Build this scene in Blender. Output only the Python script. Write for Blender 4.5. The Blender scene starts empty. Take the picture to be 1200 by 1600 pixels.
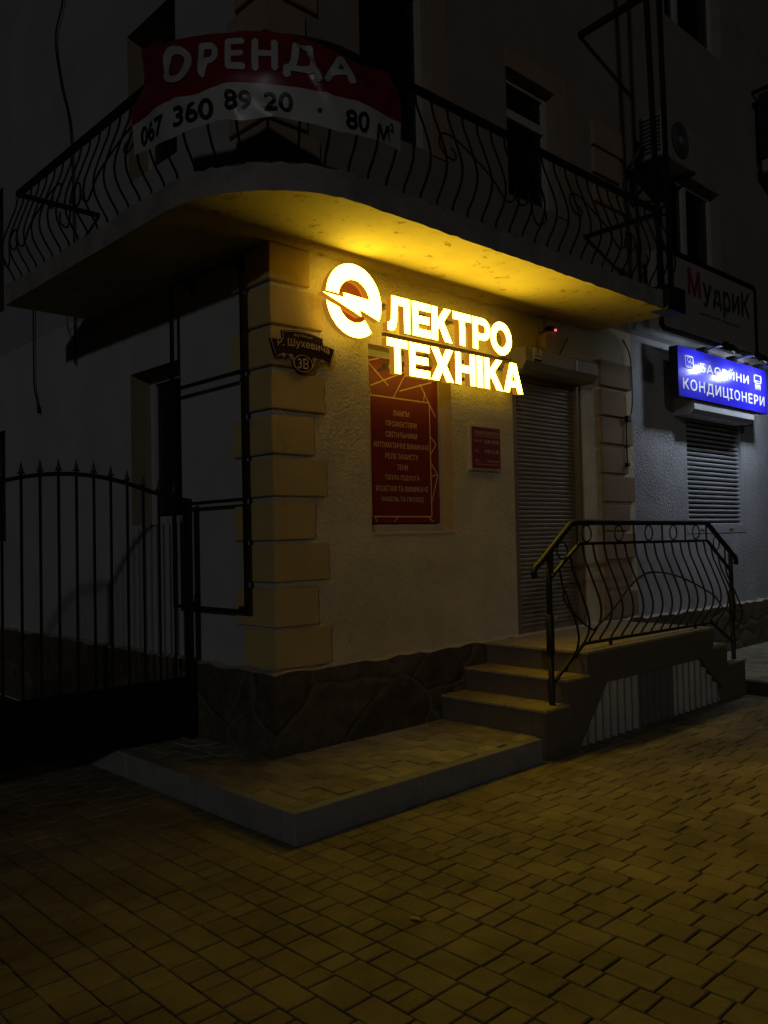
import bpy, bmesh, math, random
from mathutils import Vector, Matrix
random.seed(7)
S = bpy.context.scene
COL = S.collection
R = math.radians

# ------------------------------------------------------------------ camera
F_PX = 1315.6
yaw, pit, rol = 0.807945, 0.0312551, -0.0220869
Fv = Vector((math.cos(yaw)*math.cos(pit), math.sin(yaw)*math.cos(pit), math.sin(pit)))
R0 = Vector((math.sin(yaw), -math.cos(yaw), 0)); U0 = R0.cross(Fv)
Rv = R0*math.cos(rol) + U0*math.sin(rol)
Uv = U0*math.cos(rol) - R0*math.sin(rol)
cam = bpy.data.cameras.new('camera'); camo = bpy.data.objects.new('camera', cam); COL.objects.link(camo)
cam.sensor_fit = 'HORIZONTAL'; cam.sensor_width = 36.0; cam.lens = F_PX/1200*36.0
cam.clip_start = 0.05; cam.clip_end = 1000
mw = Matrix((Rv, Uv, -Fv)).transposed().to_4x4(); mw.translation = Vector((-3.269, -4.462, 1.55))
camo.matrix_world = mw
S.camera = camo

# ------------------------------------------------------------------ night sky, one weak lamp-like sun
SUN_DIR = Vector((1.0, 0.84, -0.34)).normalized()          # travelling direction
W = bpy.data.worlds.new('World'); S.world = W; W.use_nodes = True
nt = W.node_tree; nt.nodes.clear()
sky = nt.nodes.new('ShaderNodeTexSky'); sky.sky_type = 'NISHITA'; sky.sun_disc = False
sky.sun_elevation = math.asin(-SUN_DIR.z)
sky.sun_rotation = math.atan2(-SUN_DIR.x, -SUN_DIR.y)
bg = nt.nodes.new('ShaderNodeBackground'); bg.inputs['Strength'].default_value = 0.00035
out = nt.nodes.new('ShaderNodeOutputWorld')
nt.links.new(sky.outputs[0], bg.inputs[0]); nt.links.new(bg.outputs[0], out.inputs[0])
sl = bpy.data.lights.new('sun', 'SUN'); sl.energy = 0.095; sl.angle = R(2.0); sl.color = (0.97, 0.98, 1.0)
so = bpy.data.objects.new('sun', sl); COL.objects.link(so)
so.rotation_euler = SUN_DIR.to_track_quat('-Z', 'Y').to_euler(); so.location = (-8, -8, 6)

S.view_settings.view_transform = 'Standard'; S.view_settings.look = 'None'
S.view_settings.exposure = 0.0; S.view_settings.gamma = 1.0

SIGN_L = 21.0                                   # radiance of the lit letter faces
SIGN_C = (1.0, 0.685, 0.045)

# ------------------------------------------------------------------ helpers
def tag(o, label=None, cat=None, group=None, kind=None):
    if label: o['label'] = label
    if cat: o['category'] = cat
    if group: o['group'] = group
    if kind: o['kind'] = kind
    return o

def empty(name, loc=(0, 0, 0)):
    o = bpy.data.objects.new(name, None); COL.objects.link(o); o.location = loc
    o.empty_display_size = 0.1
    return o

class MB:
    """collects shapes in world coordinates and links them as ONE mesh object"""
    def __init__(s): s.v = []; s.f = []; s.m = []; s.sm = []
    def face(s, pts, mi=0, sm=False):
        b = len(s.v); s.v += [tuple(p) for p in pts]; s.f.append(list(range(b, b+len(pts)))); s.m.append(mi); s.sm.append(sm)
    def box(s, x0, x1, y0, y1, z0, z1, mi=0, mat=None):
        p = [Vector(q) for q in ((x0,y0,z0),(x1,y0,z0),(x1,y1,z0),(x0,y1,z0),(x0,y0,z1),(x1,y0,z1),(x1,y1,z1),(x0,y1,z1))]
        if mat: p = [mat @ q for q in p]
        b = len(s.v); s.v += [tuple(q) for q in p]
        for q in ((0,3,2,1),(4,5,6,7),(0,1,5,4),(1,2,6,5),(2,3,7,6),(3,0,4,7)):
            s.f.append([b+i for i in q]); s.m.append(mi); s.sm.append(False)
    def bevbox(s, x0, x1, y0, y1, z0, z1, e=0.006, mi=0):
        bm = bmesh.new(); bmesh.ops.create_cube(bm, size=1)
        for v in bm.verts:
            v.co = Vector(((x0+x1)/2+v.co.x*(x1-x0), (y0+y1)/2+v.co.y*(y1-y0), (z0+z1)/2+v.co.z*(z1-z0)))
        bmesh.ops.bevel(bm, geom=bm.edges[:], offset=e, segments=2, affect='EDGES', profile=0.5)
        s.addbm(bm, mi)
    def addbm(s, bm, mi=0, mat=None, sm=False):
        bm.verts.ensure_lookup_table(); bm.verts.index_update(); b = len(s.v)
        s.v += [tuple(mat @ v.co) if mat else tuple(v.co) for v in bm.verts]
        for f in bm.faces: s.f.append([b+v.index for v in f.verts]); s.m.append(mi); s.sm.append(sm)
        bm.free()
    def tube(s, pts, r, n=8, mi=0, closed=False, cap=True, rot=0.0, sm=True):
        pts = [Vector(p) for p in pts]; N = len(pts); rings = []
        rs = r if isinstance(r, (list, tuple)) else [r]*N
        up = None
        for i in range(N):
            if closed: t = (pts[(i+1) % N]-pts[i-1])
            else: t = pts[min(i+1, N-1)]-pts[max(i-1, 0)]
            t.normalize()
            if up is None:
                up = Vector((0, 0, 1)) if abs(t.z) < 0.95 else Vector((0, 1, 0))
            a = up - t*up.dot(t)
            if a.length < 1e-4: a = t.orthogonal()
            a.normalize(); c = t.cross(a); up = a
            b = len(s.v)
            for k in range(n):
                an = 2*math.pi*k/n+rot
                s.v.append(tuple(pts[i]+(a*math.cos(an)+c*math.sin(an))*rs[i]))
            rings.append(b)
        for i in range(N if closed else N-1):
            b0, b1 = rings[i], rings[(i+1) % N]
            for k in range(n):
                s.f.append([b0+k, b0+(k+1) % n, b1+(k+1) % n, b1+k]); s.m.append(mi); s.sm.append(sm)
        if cap and not closed:
            s.f.append([rings[0]+k for k in reversed(range(n))]); s.m.append(mi); s.sm.append(False)
            s.f.append([rings[-1]+k for k in range(n)]); s.m.append(mi); s.sm.append(False)
    def bar(s, a, b, w, mi=0):                      # square bar
        s.tube([a, b], w*0.7071, 4, mi, rot=math.pi/4, sm=False)
    def sqpath(s, pts, w, mi=0): s.tube(pts, w*0.7071, 4, mi, rot=math.pi/4, sm=False)
    def prism(s, poly, y0, y1, mi=0, ax='xz', side=None):
        """poly of 2-D points extruded; ax xz -> along y, yz -> along x, xy -> along z"""
        def P(p, d):
            return {'xz': (p[0], d, p[1]), 'yz': (d, p[0], p[1]), 'xy': (p[0], p[1], d)}[ax]
        n = len(poly); b = len(s.v); s.v += [P(p, y0) for p in poly]+[P(p, y1) for p in poly]
        s.f.append(list(range(b, b+n))); s.m.append(mi); s.sm.append(False)
        s.f.append(list(range(b+2*n-1, b+n-1, -1))); s.m.append(mi if side is None else mi); s.sm.append(False)
        for i in range(n):
            j = (i+1) % n
            s.f.append([b+i, b+n+i, b+n+j, b+j]); s.m.append(mi if side is None else side); s.sm.append(False)
    def build(s, name, mats, parent=None, smooth=None, recalc=True):
        me = bpy.data.meshes.new(name); me.from_pydata(s.v, [], s.f); me.update()
        if not isinstance(mats, (list, tuple)): mats = [mats]
        for m in mats: me.materials.append(m)
        for p, mi, sm in zip(me.polygons, s.m, s.sm): p.material_index = mi; p.use_smooth = sm
        if recalc:
            bm = bmesh.new(); bm.from_mesh(me); bmesh.ops.recalc_face_normals(bm, faces=bm.faces); bm.to_mesh(me); bm.free()
        o = bpy.data.objects.new(name, me); COL.objects.link(o)
        if parent:
            o.parent = parent; o.location = -parent_world(parent)
        return o

def parent_world(p):
    v = Vector(p.location); q = p.parent
    while q: v += Vector(q.location); q = q.parent
    return v

# ------------------------------------------------------------------ materials
def mat(name, col, rough=0.7, metal=0.0, spec=0.4, var=0.0, vscale=4.0, bump=0.0, bscale=60.0, bdist=0.01, col2=None, dirt=None, emit=None, estr=0.0):
    m = bpy.data.materials.new(name); m.use_nodes = True; n = m.node_tree; b = n.nodes['Principled BSDF']
    b.inputs['Roughness'].default_value = rough; b.inputs['Metallic'].default_value = metal
    b.inputs['Specular IOR Level'].default_value = spec
    b.inputs['Base Color'].default_value = (*col, 1)
    tc = n.nodes.new('ShaderNodeTexCoord')
    if var or col2:
        nz = n.nodes.new('ShaderNodeTexNoise'); nz.inputs['Scale'].default_value = vscale; nz.inputs['Detail'].default_value = 6; nz.inputs['Roughness'].default_value = 0.65
        n.links.new(tc.outputs['Object'], nz.inputs['Vector'])
        rp = n.nodes.new('ShaderNodeValToRGB')
        c2 = col2 or tuple(max(0, c*(1-var)) for c in col)
        rp.color_ramp.elements[0].position = 0.36; rp.color_ramp.elements[0].color = (*c2, 1)
        rp.color_ramp.elements[1].position = 0.62; rp.color_ramp.elements[1].color = (*col, 1)
        n.links.new(nz.outputs[0], rp.inputs[0]); n.links.new(rp.outputs[0], b.inputs['Base Color'])
        src = rp.outputs[0]
        if dirt:
            # irregular wear patches with a shape of their own: (colour, scale, threshold)
            dn = n.nodes.new('ShaderNodeTexNoise'); dn.inputs['Scale'].default_value = dirt[1]; dn.inputs['Detail'].default_value = 8; dn.inputs['Roughness'].default_value = 0.75
            n.links.new(tc.outputs['Object'], dn.inputs['Vector'])
            dr = n.nodes.new('ShaderNodeValToRGB'); dr.color_ramp.elements[0].position = dirt[2]; dr.color_ramp.elements[1].position = dirt[2]+0.03
            mx = n.nodes.new('ShaderNodeMix'); mx.data_type = 'RGBA'
            n.links.new(dn.outputs[0], dr.inputs[0]); n.links.new(dr.outputs[0], mx.inputs[0])
            n.links.new(src, mx.inputs[6]); mx.inputs[7].default_value = (*dirt[0], 1)
            n.links.new(mx.outputs[2], b.inputs['Base Color'])
    if bump:
        bn = n.nodes.new('ShaderNodeTexNoise'); bn.inputs['Scale'].default_value = bscale; bn.inputs['Detail'].default_value = 4
        n.links.new(tc.outputs['Object'], bn.inputs['Vector'])
        bp = n.nodes.new('ShaderNodeBump'); bp.inputs['Strength'].default_value = bump; bp.inputs['Distance'].default_value = bdist
        n.links.new(bn.outputs[0], bp.inputs['Height']); n.links.new(bp.outputs[0], b.inputs['Normal'])
    if emit:
        b.inputs['Emission Color'].default_value = (*emit, 1); b.inputs['Emission Strength'].default_value = estr
    return m

M = {}
M['stucco'] = mat('stucco', (.80, .70, .46), .9, var=.2, vscale=1.7, bump=1.0, bscale=52, bdist=.018, spec=.2, dirt=((.58, .49, .30), 3.2, .63))  # front wall yellowed in its colour to stand in for sign bounce
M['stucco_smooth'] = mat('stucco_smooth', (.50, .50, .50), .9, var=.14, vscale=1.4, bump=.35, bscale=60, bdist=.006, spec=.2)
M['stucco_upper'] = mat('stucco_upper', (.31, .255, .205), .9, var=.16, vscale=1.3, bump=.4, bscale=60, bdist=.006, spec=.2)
M['stucco_side'] = mat('stucco_side', (.40, .40, .40), .9, var=.16, vscale=1.3, bump=.4, bscale=60, bdist=.006, spec=.2)  # upper side wall painted darker to imitate lamplight fading with height
M['stucco_grey'] = mat('stucco_grey', (.50, .50, .52), .9, var=.2, vscale=2.2, bump=1.0, bscale=52, bdist=.018, spec=.2)
M['quoin'] = mat('quoin', (.64, .48, .20), .85, var=.12, vscale=3.5, bump=.3, bscale=90, bdist=.004, spec=.2, dirt=((.50, .36, .15), 4.0, .61))  # ochre made yellower to stand in for missing sign light
M['quoin_pale'] = mat('quoin_pale', (.40, .28, .19), .85, var=.12, vscale=3.5, bump=.25, bscale=90, bdist=.004, spec=.2)
M['reveal'] = mat('reveal', (.32, .25, .17), .85, var=.1, vscale=3, bump=.2, bscale=80, bdist=.004, spec=.2)
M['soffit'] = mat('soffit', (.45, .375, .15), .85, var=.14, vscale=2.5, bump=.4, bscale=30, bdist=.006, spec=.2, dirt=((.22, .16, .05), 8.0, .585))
M['concrete'] = mat('concrete', (.34, .32, .29), .9, var=.3, vscale=5, bump=.5, bscale=50, bdist=.008, spec=.2)
M['tile'] = mat('step_tile', (.42, .35, .21), .6, var=.25, vscale=9, bump=.15, bscale=120, bdist=.003)
def add_joints(m, w, h, col):
    n = m.node_tree; b = n.nodes['Principled BSDF']; src = b.inputs['Base Color'].links[0].from_socket
    tc = n.nodes.new('ShaderNodeTexCoord'); br_ = n.nodes.new('ShaderNodeTexBrick'); br_.offset = 0
    br_.inputs['Scale'].default_value = 1; br_.inputs['Mortar Size'].default_value = .0035; br_.inputs['Brick Width'].default_value = w; br_.inputs['Row Height'].default_value = h
    mx = n.nodes.new('ShaderNodeMix'); mx.data_type = 'RGBA'; mx.inputs[7].default_value = (*col, 1)
    n.links.new(tc.outputs['Object'], br_.inputs['Vector']); n.links.new(br_.outputs['Fac'], mx.inputs[0]); n.links.new(src, mx.inputs[6]); n.links.new(mx.outputs[2], b.inputs['Base Color'])
add_joints(M['tile'], .31, .33, (.10, .085, .06))
M['riser'] = mat('step_riser', (.17, .14, .105), .75, var=.15, vscale=7, bump=.15, bscale=120, bdist=.003)
M['mortar'] = mat('mortar', (.55, .48, .36), .9, var=.2, vscale=12, bump=.5, bscale=80, bdist=.006)
M['iron'] = mat('iron', (.012, .011, .010), .55, metal=.0, spec=.5, bump=.15, bscale=150, bdist=.002)
M['steel'] = mat('dark_steel', (.016, .014, .013), .55, spec=.4, bump=.15, bscale=120, bdist=.002)
M['black'] = mat('black_panel', (.006, .006, .006), .8, spec=.2)
M['glass'] = mat('dark_glass', (.006, .007, .007), .06, spec=.5)
M['frame'] = mat('window_frame', (.50, .48, .44), .5, var=.08, vscale=8)
M['frame_dark'] = mat('window_frame_dark', (.52, .47, .40), .5, var=.1, vscale=8)
M['shutter'] = mat('shutter_slat', (.25, .205, .13), .5, var=.12, vscale=6, spec=.35)
M['shutter_box'] = mat('shutter_box', (.27, .25, .185), .55, var=.1, vscale=6)
M['shutter_white'] = mat('shutter_white', (.42, .43, .45), .5, var=.06, vscale=8)
M['red'] = mat('poster_red', (.235, .030, .024), .45, var=.06, vscale=5)
M['gold'] = mat('poster_gold', (.80, .52, .33), .5)
M['cream'] = mat('cream_edge', (.66, .58, .42), .5)
M['plaque'] = mat('plaque_brown', (.035, .012, .014), .35, var=.2, vscale=9)
M['plaque_line'] = mat('plaque_line', (.60, .50, .36), .5)
M['banner_red'] = mat('banner_red', (.22, .02, .022), .3, var=.18, vscale=3, spec=.5)
M['banner_white'] = mat('banner_white', (.50, .50, .48), .35, var=.1, vscale=3, spec=.5)
M['banner_black'] = mat('banner_black', (.012, .012, .012), .4)
M['white_paint'] = mat('white_paint', (.72, .70, .66), .5)
M['panel'] = mat('sign_panel', (.36, .335, .305), .5, var=.06, vscale=3)
M['blue'] = mat('sign_blue', (.03, .025, .62), .18, spec=.5)
M['navy'] = mat('sign_navy', (.012, .012, .03), .5)
M['lamp_metal'] = mat('lamp_metal', (.55, .55, .58), .35, metal=.6)
M['corr'] = mat('corrugated_grey', (.36, .345, .30), .45, metal=.6, var=.2, vscale=5, spec=.35)
M['corr_dark'] = mat('corrugated_dark', (.13, .12, .10), .55, var=.2, vscale=5, spec=.3)
M['kerb'] = mat('kerb_concrete', (.30, .30, .29), .85, var=.22, vscale=6, bump=.35, bscale=120, bdist=.004)
M['ground'] = mat('ground', (.06, .055, .045), .95, var=.3, vscale=3, bump=.4, bscale=40)
M['ac'] = mat('conditioner_white', (.31, .29, .27), .5, var=.06, vscale=4)
M['ac_dark'] = mat('conditioner_grille', (.05, .05, .045), .6)
M['roof'] = mat('roof_sheet', (.05, .04, .035), .8)
M['brass'] = mat('siren_plastic', (.40, .34, .22), .45)
M['yel_plate'] = mat('plate_yellow', (.55, .46, .25), .5)
M['pgreen'] = mat('board_green', (.02, .028, .02), .6)

# lit sign: face glows, sides are translucent red-orange plastic, glow added on the back imitates their halo on the wall
def glow(name, col, strength, base=(.3, .2, .1)):
    return mat(name, base, .4, emit=col, estr=strength)
M['lit_face'] = glow('lit_face', SIGN_C, SIGN_L, (.8, .7, .5))
M['lit_side'] = glow('lit_side', (1.0, .42, .03), .30, (.5, .22, .05))
M['lit_back'] = glow('lit_back', (1.0, .68, .06), 2.2, (.5, .4, .1))
M['lit_disc'] = glow('lit_disc', (1.0, .22, .02), .14, (.5, .16, .04))
M['led_red'] = glow('led_red', (1.0, .06, .08), 3.0, (.3, .02, .02))
M['led_bright'] = glow('led_bright', (.74, .84, 1.0), 260.0, (.8, .8, .8))
M['led_white'] = glow('led_white', (.74, .84, 1.0), 115.0, (.8, .8, .8))

def stone_mat():
    m = bpy.data.materials.new('plinth_stone'); m.use_nodes = True; n = m.node_tree; b = n.nodes['Principled BSDF']
    b.inputs['Roughness'].default_value = .75; b.inputs['Specular IOR Level'].default_value = .3
    tc = n.nodes.new('ShaderNodeTexCoord'); mp = n.nodes.new('ShaderNodeMapping'); mp.inputs['Scale'].default_value = (1.5, 1.5, 2.3)
    nz0 = n.nodes.new('ShaderNodeTexNoise'); nz0.inputs['Scale'].default_value = 1.6; nz0.inputs['Detail'].default_value = 2
    mxv = n.nodes.new('ShaderNodeMix'); mxv.data_type = 'RGBA'; mxv.inputs[0].default_value = .22
    n.links.new(tc.outputs['Object'], mp.inputs[0]); n.links.new(mp.outputs[0], nz0.inputs['Vector'])
    n.links.new(mp.outputs[0], mxv.inputs[6]); n.links.new(nz0.outputs['Color'], mxv.inputs[7])
    v1 = n.nodes.new('ShaderNodeTexVoronoi'); v1.feature = 'F1'; v1.inputs['Scale'].default_value = 1.0
    v2 = n.nodes.new('ShaderNodeTexVoronoi'); v2.feature = 'DISTANCE_TO_EDGE'; v2.inputs['Scale'].default_value = 1.0
    n.links.new(mxv.outputs[2], v1.inputs['Vector']); n.links.new(mxv.outputs[2], v2.inputs['Vector'])
    sep = n.nodes.new('ShaderNodeSeparateColor'); n.links.new(v1.outputs['Color'], sep.inputs[0])
    rp = n.nodes.new('ShaderNodeValToRGB'); rp.color_ramp.elements[0].color = (.085, .066, .040, 1); rp.color_ramp.elements[1].color = (.145, .115, .073, 1)
    n.links.new(sep.outputs[0], rp.inputs[0])
    nz = n.nodes.new('ShaderNodeTexNoise'); nz.inputs['Scale'].default_value = 9; nz.inputs['Detail'].default_value = 8
    n.links.new(tc.outputs['Object'], nz.inputs['Vector'])
    mx = n.nodes.new('ShaderNodeMix'); mx.data_type = 'RGBA'; mx.blend_type = 'OVERLAY'; mx.inputs[0].default_value = .8
    n.links.new(rp.outputs[0], mx.inputs[6]); n.links.new(nz.outputs[0], mx.inputs[7])
    ed = n.nodes.new('ShaderNodeValToRGB'); ed.color_ramp.elements[0].position = .0; ed.color_ramp.elements[0].color = (1, 1, 1, 1)
    ed.color_ramp.elements[1].position = .016; ed.color_ramp.elements[1].color = (0, 0, 0, 1)
    n.links.new(v2.outputs['Distance'], ed.inputs[0])
    mx2 = n.nodes.new('ShaderNodeMix'); mx2.data_type = 'RGBA'; mx2.inputs[7].default_value = (.17, .14, .09, 1)
    n.links.new(ed.outputs[0], mx2.inputs[0]); n.links.new(mx.outputs[2], mx2.inputs[6]); n.links.new(mx2.outputs[2], b.inputs['Base Color'])
    er = n.nodes.new('ShaderNodeValToRGB'); er.color_ramp.elements[1].position = .05
    n.links.new(v2.outputs['Distance'], er.inputs[0])
    ad = n.nodes.new('ShaderNodeMath'); ad.operation = 'MULTIPLY_ADD'; ad.inputs[1].default_value = 1.3
    n.links.new(nz.outputs[0], ad.inputs[0]); n.links.new(er.outputs[0], ad.inputs[2])
    bp = n.nodes.new('ShaderNodeBump'); bp.inputs['Strength'].default_value = .9; bp.inputs['Distance'].default_value = .014
    n.links.new(ad.outputs[0], bp.inputs['Height']); n.links.new(bp.outputs[0], b.inputs['Normal'])
    return m
M['stone'] = stone_mat()

def paver_mat(name, c0, c1, rough=.75):
    """every stone is a mesh island of its own: colour varies by island"""
    m = bpy.data.materials.new(name); m.use_nodes = True; n = m.node_tree; b = n.nodes['Principled BSDF']
    b.inputs['Roughness'].default_value = rough; b.inputs['Specular IOR Level'].default_value = .35
    g = n.nodes.new('ShaderNodeNewGeometry'); rp = n.nodes.new('ShaderNodeValToRGB')
    rp.color_ramp.elements[0].color = (*c0, 1); rp.color_ramp.elements[1].color = (*c1, 1)
    n.links.new(g.outputs['Random Per Island'], rp.inputs[0])
    tc = n.nodes.new('ShaderNodeTexCoord'); nz = n.nodes.new('ShaderNodeTexNoise'); nz.inputs['Scale'].default_value = 1.6; nz.inputs['Detail'].default_value = 12; nz.inputs['Roughness'].default_value = .7
    n.links.new(tc.outputs['Object'], nz.inputs['Vector'])
    mr = n.nodes.new('ShaderNodeMapRange'); mr.inputs['From Min'].default_value = .3; mr.inputs['From Max'].default_value = .7; mr.inputs['To Min'].default_value = .5; mr.inputs['To Max'].default_value = 1.35
    n.links.new(nz.outputs[0], mr.inputs[0])
    mx = n.nodes.new('ShaderNodeMix'); mx.data_type = 'RGBA'; mx.blend_type = 'MULTIPLY'; mx.inputs[0].default_value = 1
    n.links.new(rp.outputs[0], mx.inputs[6]); n.links.new(mr.outputs[0], mx.inputs[7]); n.links.new(mx.outputs[2], b.inputs['Base Color'])
    nb = n.nodes.new('ShaderNodeTexNoise'); nb.inputs['Scale'].default_value = 90; nb.inputs['Detail'].default_value = 5
    n.links.new(tc.outputs['Object'], nb.inputs['Vector'])
    bp = n.nodes.new('ShaderNodeBump'); bp.inputs['Strength'].default_value = .8; bp.inputs['Distance'].default_value = .006
    n.links.new(nb.outputs[0], bp.inputs['Height']); n.links.new(bp.outputs[0], b.inputs['Normal'])
    return m
M['paver'] = paver_mat('pavement_stone', (.245, .205, .115), (.325, .275, .16))
M['paver_raised'] = paver_mat('raised_pavement_stone', (.27, .245, .165), (.44, .395, .28))

# ------------------------------------------------------------------ text helpers
def text_bm(body, offset=0.0, spacing=1.0, extrude=0.0, shear=0.0, res=4):
    c = bpy.data.curves.new('t', 'FONT'); c.body = body; c.space_character = spacing; c.shear = shear
    c.resolution_u = res; c.extrude = extrude; c.align_x = 'LEFT'
    o = bpy.data.objects.new('t', c); COL.objects.link(o)
    dg = bpy.context.evaluated_depsgraph_get(); me = bpy.data.meshes.new_from_object(o.evaluated_get(dg))
    bm = bmesh.new(); d = offset*.8
    for i, (dx, dy) in enumerate(((0, 0), (d, 0), (-d, 0), (0, d), (0, -d)) if offset else ((0, 0),)):   # heavier strokes: shifted copies a hair apart
        n0 = len(bm.verts); bm.from_mesh(me); bm.verts.ensure_lookup_table()
        for v in bm.verts[n0:]: v.co += Vector((dx, dy, i*.00025))
    bpy.data.objects.remove(o); bpy.data.curves.remove(c); bpy.data.meshes.remove(me)
    return bm

def fit_text(body, x0, x1, z0, z1, offset=0.02, **k):
    """text mesh scaled into the box (u,v); returns a bmesh in the plane z=0"""
    bm = text_bm(body, offset, **k)
    xs = [v.co.x for v in bm.verts]; ys = [v.co.y for v in bm.verts]
    ax, bx, ay, by = min(xs), max(xs), min(ys), max(ys)
    for v in bm.verts:
        v.co.x = x0+(v.co.x-ax)/(bx-ax)*(x1-x0); v.co.y = z0+(v.co.y-ay)/(by-ay)*(z1-z0)
    return bm

FRONT = lambda y: Matrix(((1, 0, 0, 0), (0, 0, -1, y), (0, 1, 0, 0), (0, 0, 0, 1)))   # (u,v,w) -> (u, y-w, v)

def add_text(mb, body, x0, x1, z0, z1, y, offset=0.02, mi=0, **k):
    mb.addbm(fit_text(body, x0, x1, z0, z1, offset, **k), mi, FRONT(y))

def outline_bm(loops, extrude):
    """filled letter from outlines (holes by even-odd), extruded"""
    c = bpy.data.curves.new('o', 'CURVE'); c.dimensions = '2D'; c.fill_mode = 'BOTH'; c.extrude = extrude
    for lp in loops:
        sp = c.splines.new('POLY'); sp.points.add(len(lp)-1); sp.use_cyclic_u = True
        for p, q in zip(sp.points, lp): p.co = (q[0], q[1], 0, 1)
    o = bpy.data.objects.new('o', c); COL.objects.link(o)
    dg = bpy.context.evaluated_depsgraph_get(); me = bpy.data.meshes.new_from_object(o.evaluated_get(dg))
    bm = bmesh.new(); bm.from_mesh(me); bmesh.ops.remove_doubles(bm, verts=bm.verts[:], dist=1e-5); bmesh.ops.recalc_face_normals(bm, faces=bm.faces[:])
    bpy.data.objects.remove(o); bpy.data.curves.remove(c); bpy.data.meshes.remove(me)
    return bm

# ------------------------------------------------------------------ ground and pavements
M['sand'] = mat('joint_sand', (.11, .085, .05), .95, var=.3, vscale=20)
g = MB(); g.face([(-6, -5.2, -.008), (10, -5.2, -.008), (10, -.9, -.008), (-6, -.9, -.008)]); tag(g.build('pavement', M['sand']), kind='structure')
g = MB(); g.face([(-300, -300, -.06), (300, -300, -.06), (300, 300, -.06), (-300, 300, -.06)])
tag(g.build('ground', M['ground']), kind='structure')

def paving(name, m, x0, x1, y0, y1, z, row=.134, lens=(.09, .134, .20), joint=.0075, keep=None, thick=.04, seed=1, uneven=.0015):
    rnd = random.Random(seed); mb = MB(); x = x0
    while x < x1-1e-6:
        xe = min(x+row*rnd.choice((1, 1, 1, 1.0)), x1); y = y0-rnd.random()*.15
        while y < y1:
            L = rnd.choice(lens); a = max(y, y0); b = min(y+L, y1); y += L
            if b-a < .03 or (keep and not keep((x+xe)/2, (a+b)/2)): continue
            h = z+rnd.uniform(-uneven, uneven); tx = rnd.uniform(-.0035, .0035); ty = rnd.uniform(-.0035, .0035)
            j = joint/2; e = .0035
            xa, xb, ya, yb = x+j*.55, xe-j*.55, a+j, b-j
            cx, cy = (xa+xb)/2, (ya+yb)/2
            def Z(px, py, d): return h-d+(px-cx)*tx+(py-cy)*ty
            jt = [(rnd.uniform(-.0025, .0025), rnd.uniform(-.003, .003)) for _ in range(4)]
            cs = [(xa, ya), (xb, ya), (xb, yb), (xa, yb)]; cs = [(p[0]+q[0], p[1]+q[1]) for p, q in zip(cs, jt)]
            ins = [(p[0]+(e if p[0] < cx else -e), p[1]+(e if p[1] < cy else -e)) for p in cs]
            bse = len(mb.v)
            for p in cs: mb.v.append((p[0], p[1], h-thick))
            for p in cs: mb.v.append((p[0], p[1], Z(*p, .003)))
            for p in ins: mb.v.append((p[0], p[1], Z(*p, 0)))
            for k in range(4):
                q = (k+1) % 4
                mb.f += [[bse+k, bse+q, bse+4+q, bse+4+k], [bse+4+k, bse+4+q, bse+8+q, bse+8+k]]; mb.m += [0, 0]; mb.sm += [False, False]
            mb.f.append([bse+8, bse+9, bse+10, bse+11]); mb.m.append(0); mb.sm.append(False)
        x = xe
    return mb.build(name, m, recalc=False)

KX0, KY0 = -.64, -1.0                               # outer corner of the raised pavement
def keep_street(x, y):
    if x > KX0+.02 and y > KY0+.02 and x < 1.5: return False
    if 1.5 <= x < 4.76 and y > -.90: return False
    if x >= 4.76 and y > -1.28: return False
    return True
pv = paving('pavement', M['paver'], -6.0, 10.0, -5.2, .2, 0.0, keep=keep_street, seed=3)
tag(pv, kind='structure')
pv2 = paving('pavement', M['paver'], -6.0, KX0, .2, 2.4, 0.0, seed=4); tag(pv2, kind='structure')
rp = paving('raised_pavement', M['paver_raised'], KX0+.075, 1.6, KY0+.075, .02, .155, row=.105, lens=(.105, .16, .21), keep=lambda x, y: not (x > 1.5), seed=5, uneven=.004)
tag(rp, kind='structure')
rp2 = paving('raised_pavement', M['paver_raised'], KX0+.075, .0, .02, 2.3, .155, row=.105, lens=(.105, .16, .21), seed=6, uneven=.004); tag(rp2, kind='structure')
rp3 = paving('raised_pavement', M['paver_raised'], 4.78, 13, -1.2, .02, .135, row=.12, lens=(.17, .24), seed=8); tag(rp3, kind='structure')
# concrete kerb stones round the raised pavement
k = MB()
xs = [KX0, .32, 1.5]
for a, b in ((KX0, .32), (.32, 1.49)): k.bevbox(a+.003, b-.003, KY0, KY0+.07, -.05, .16, .006)
for a, b in ((KY0+.07, -.1), (-.1, .82), (.82, 1.62), (1.62, 2.3)): k.bevbox(KX0, KX0+.07, a+.003, b-.003, -.05, .16, .006)
tag(k.build('kerb', M['kerb']), kind='structure')
k = MB()
for i in range(9): k.bevbox(4.78+i*1.0, 5.774+i*1.0, -1.28, -1.2, -.05, .14, .006)
tag(k.build('kerb', M['kerb']), kind='structure')
bed = MB(); bed.box(KX0+.07, 1.5, KY0+.07, .1, -.05, .138); bed.box(KX0+.07, .1, .1, 2.3, -.05, .138); bed.box(4.78, 13, -1.2, .1, -.05, .115)
tag(bed.build('raised_pavement', M['ground']), kind='structure')

# ------------------------------------------------------------------ corner building
WX = WY = .03
corner = empty('corner_building', (0, 0, 0))
tag(corner, 'cream corner building with ochre quoins, a curved balcony and a grey roller shutter door', 'building')
XE = 4.62                                            # where the neighbour begins
H_TOP = 10.2

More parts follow.
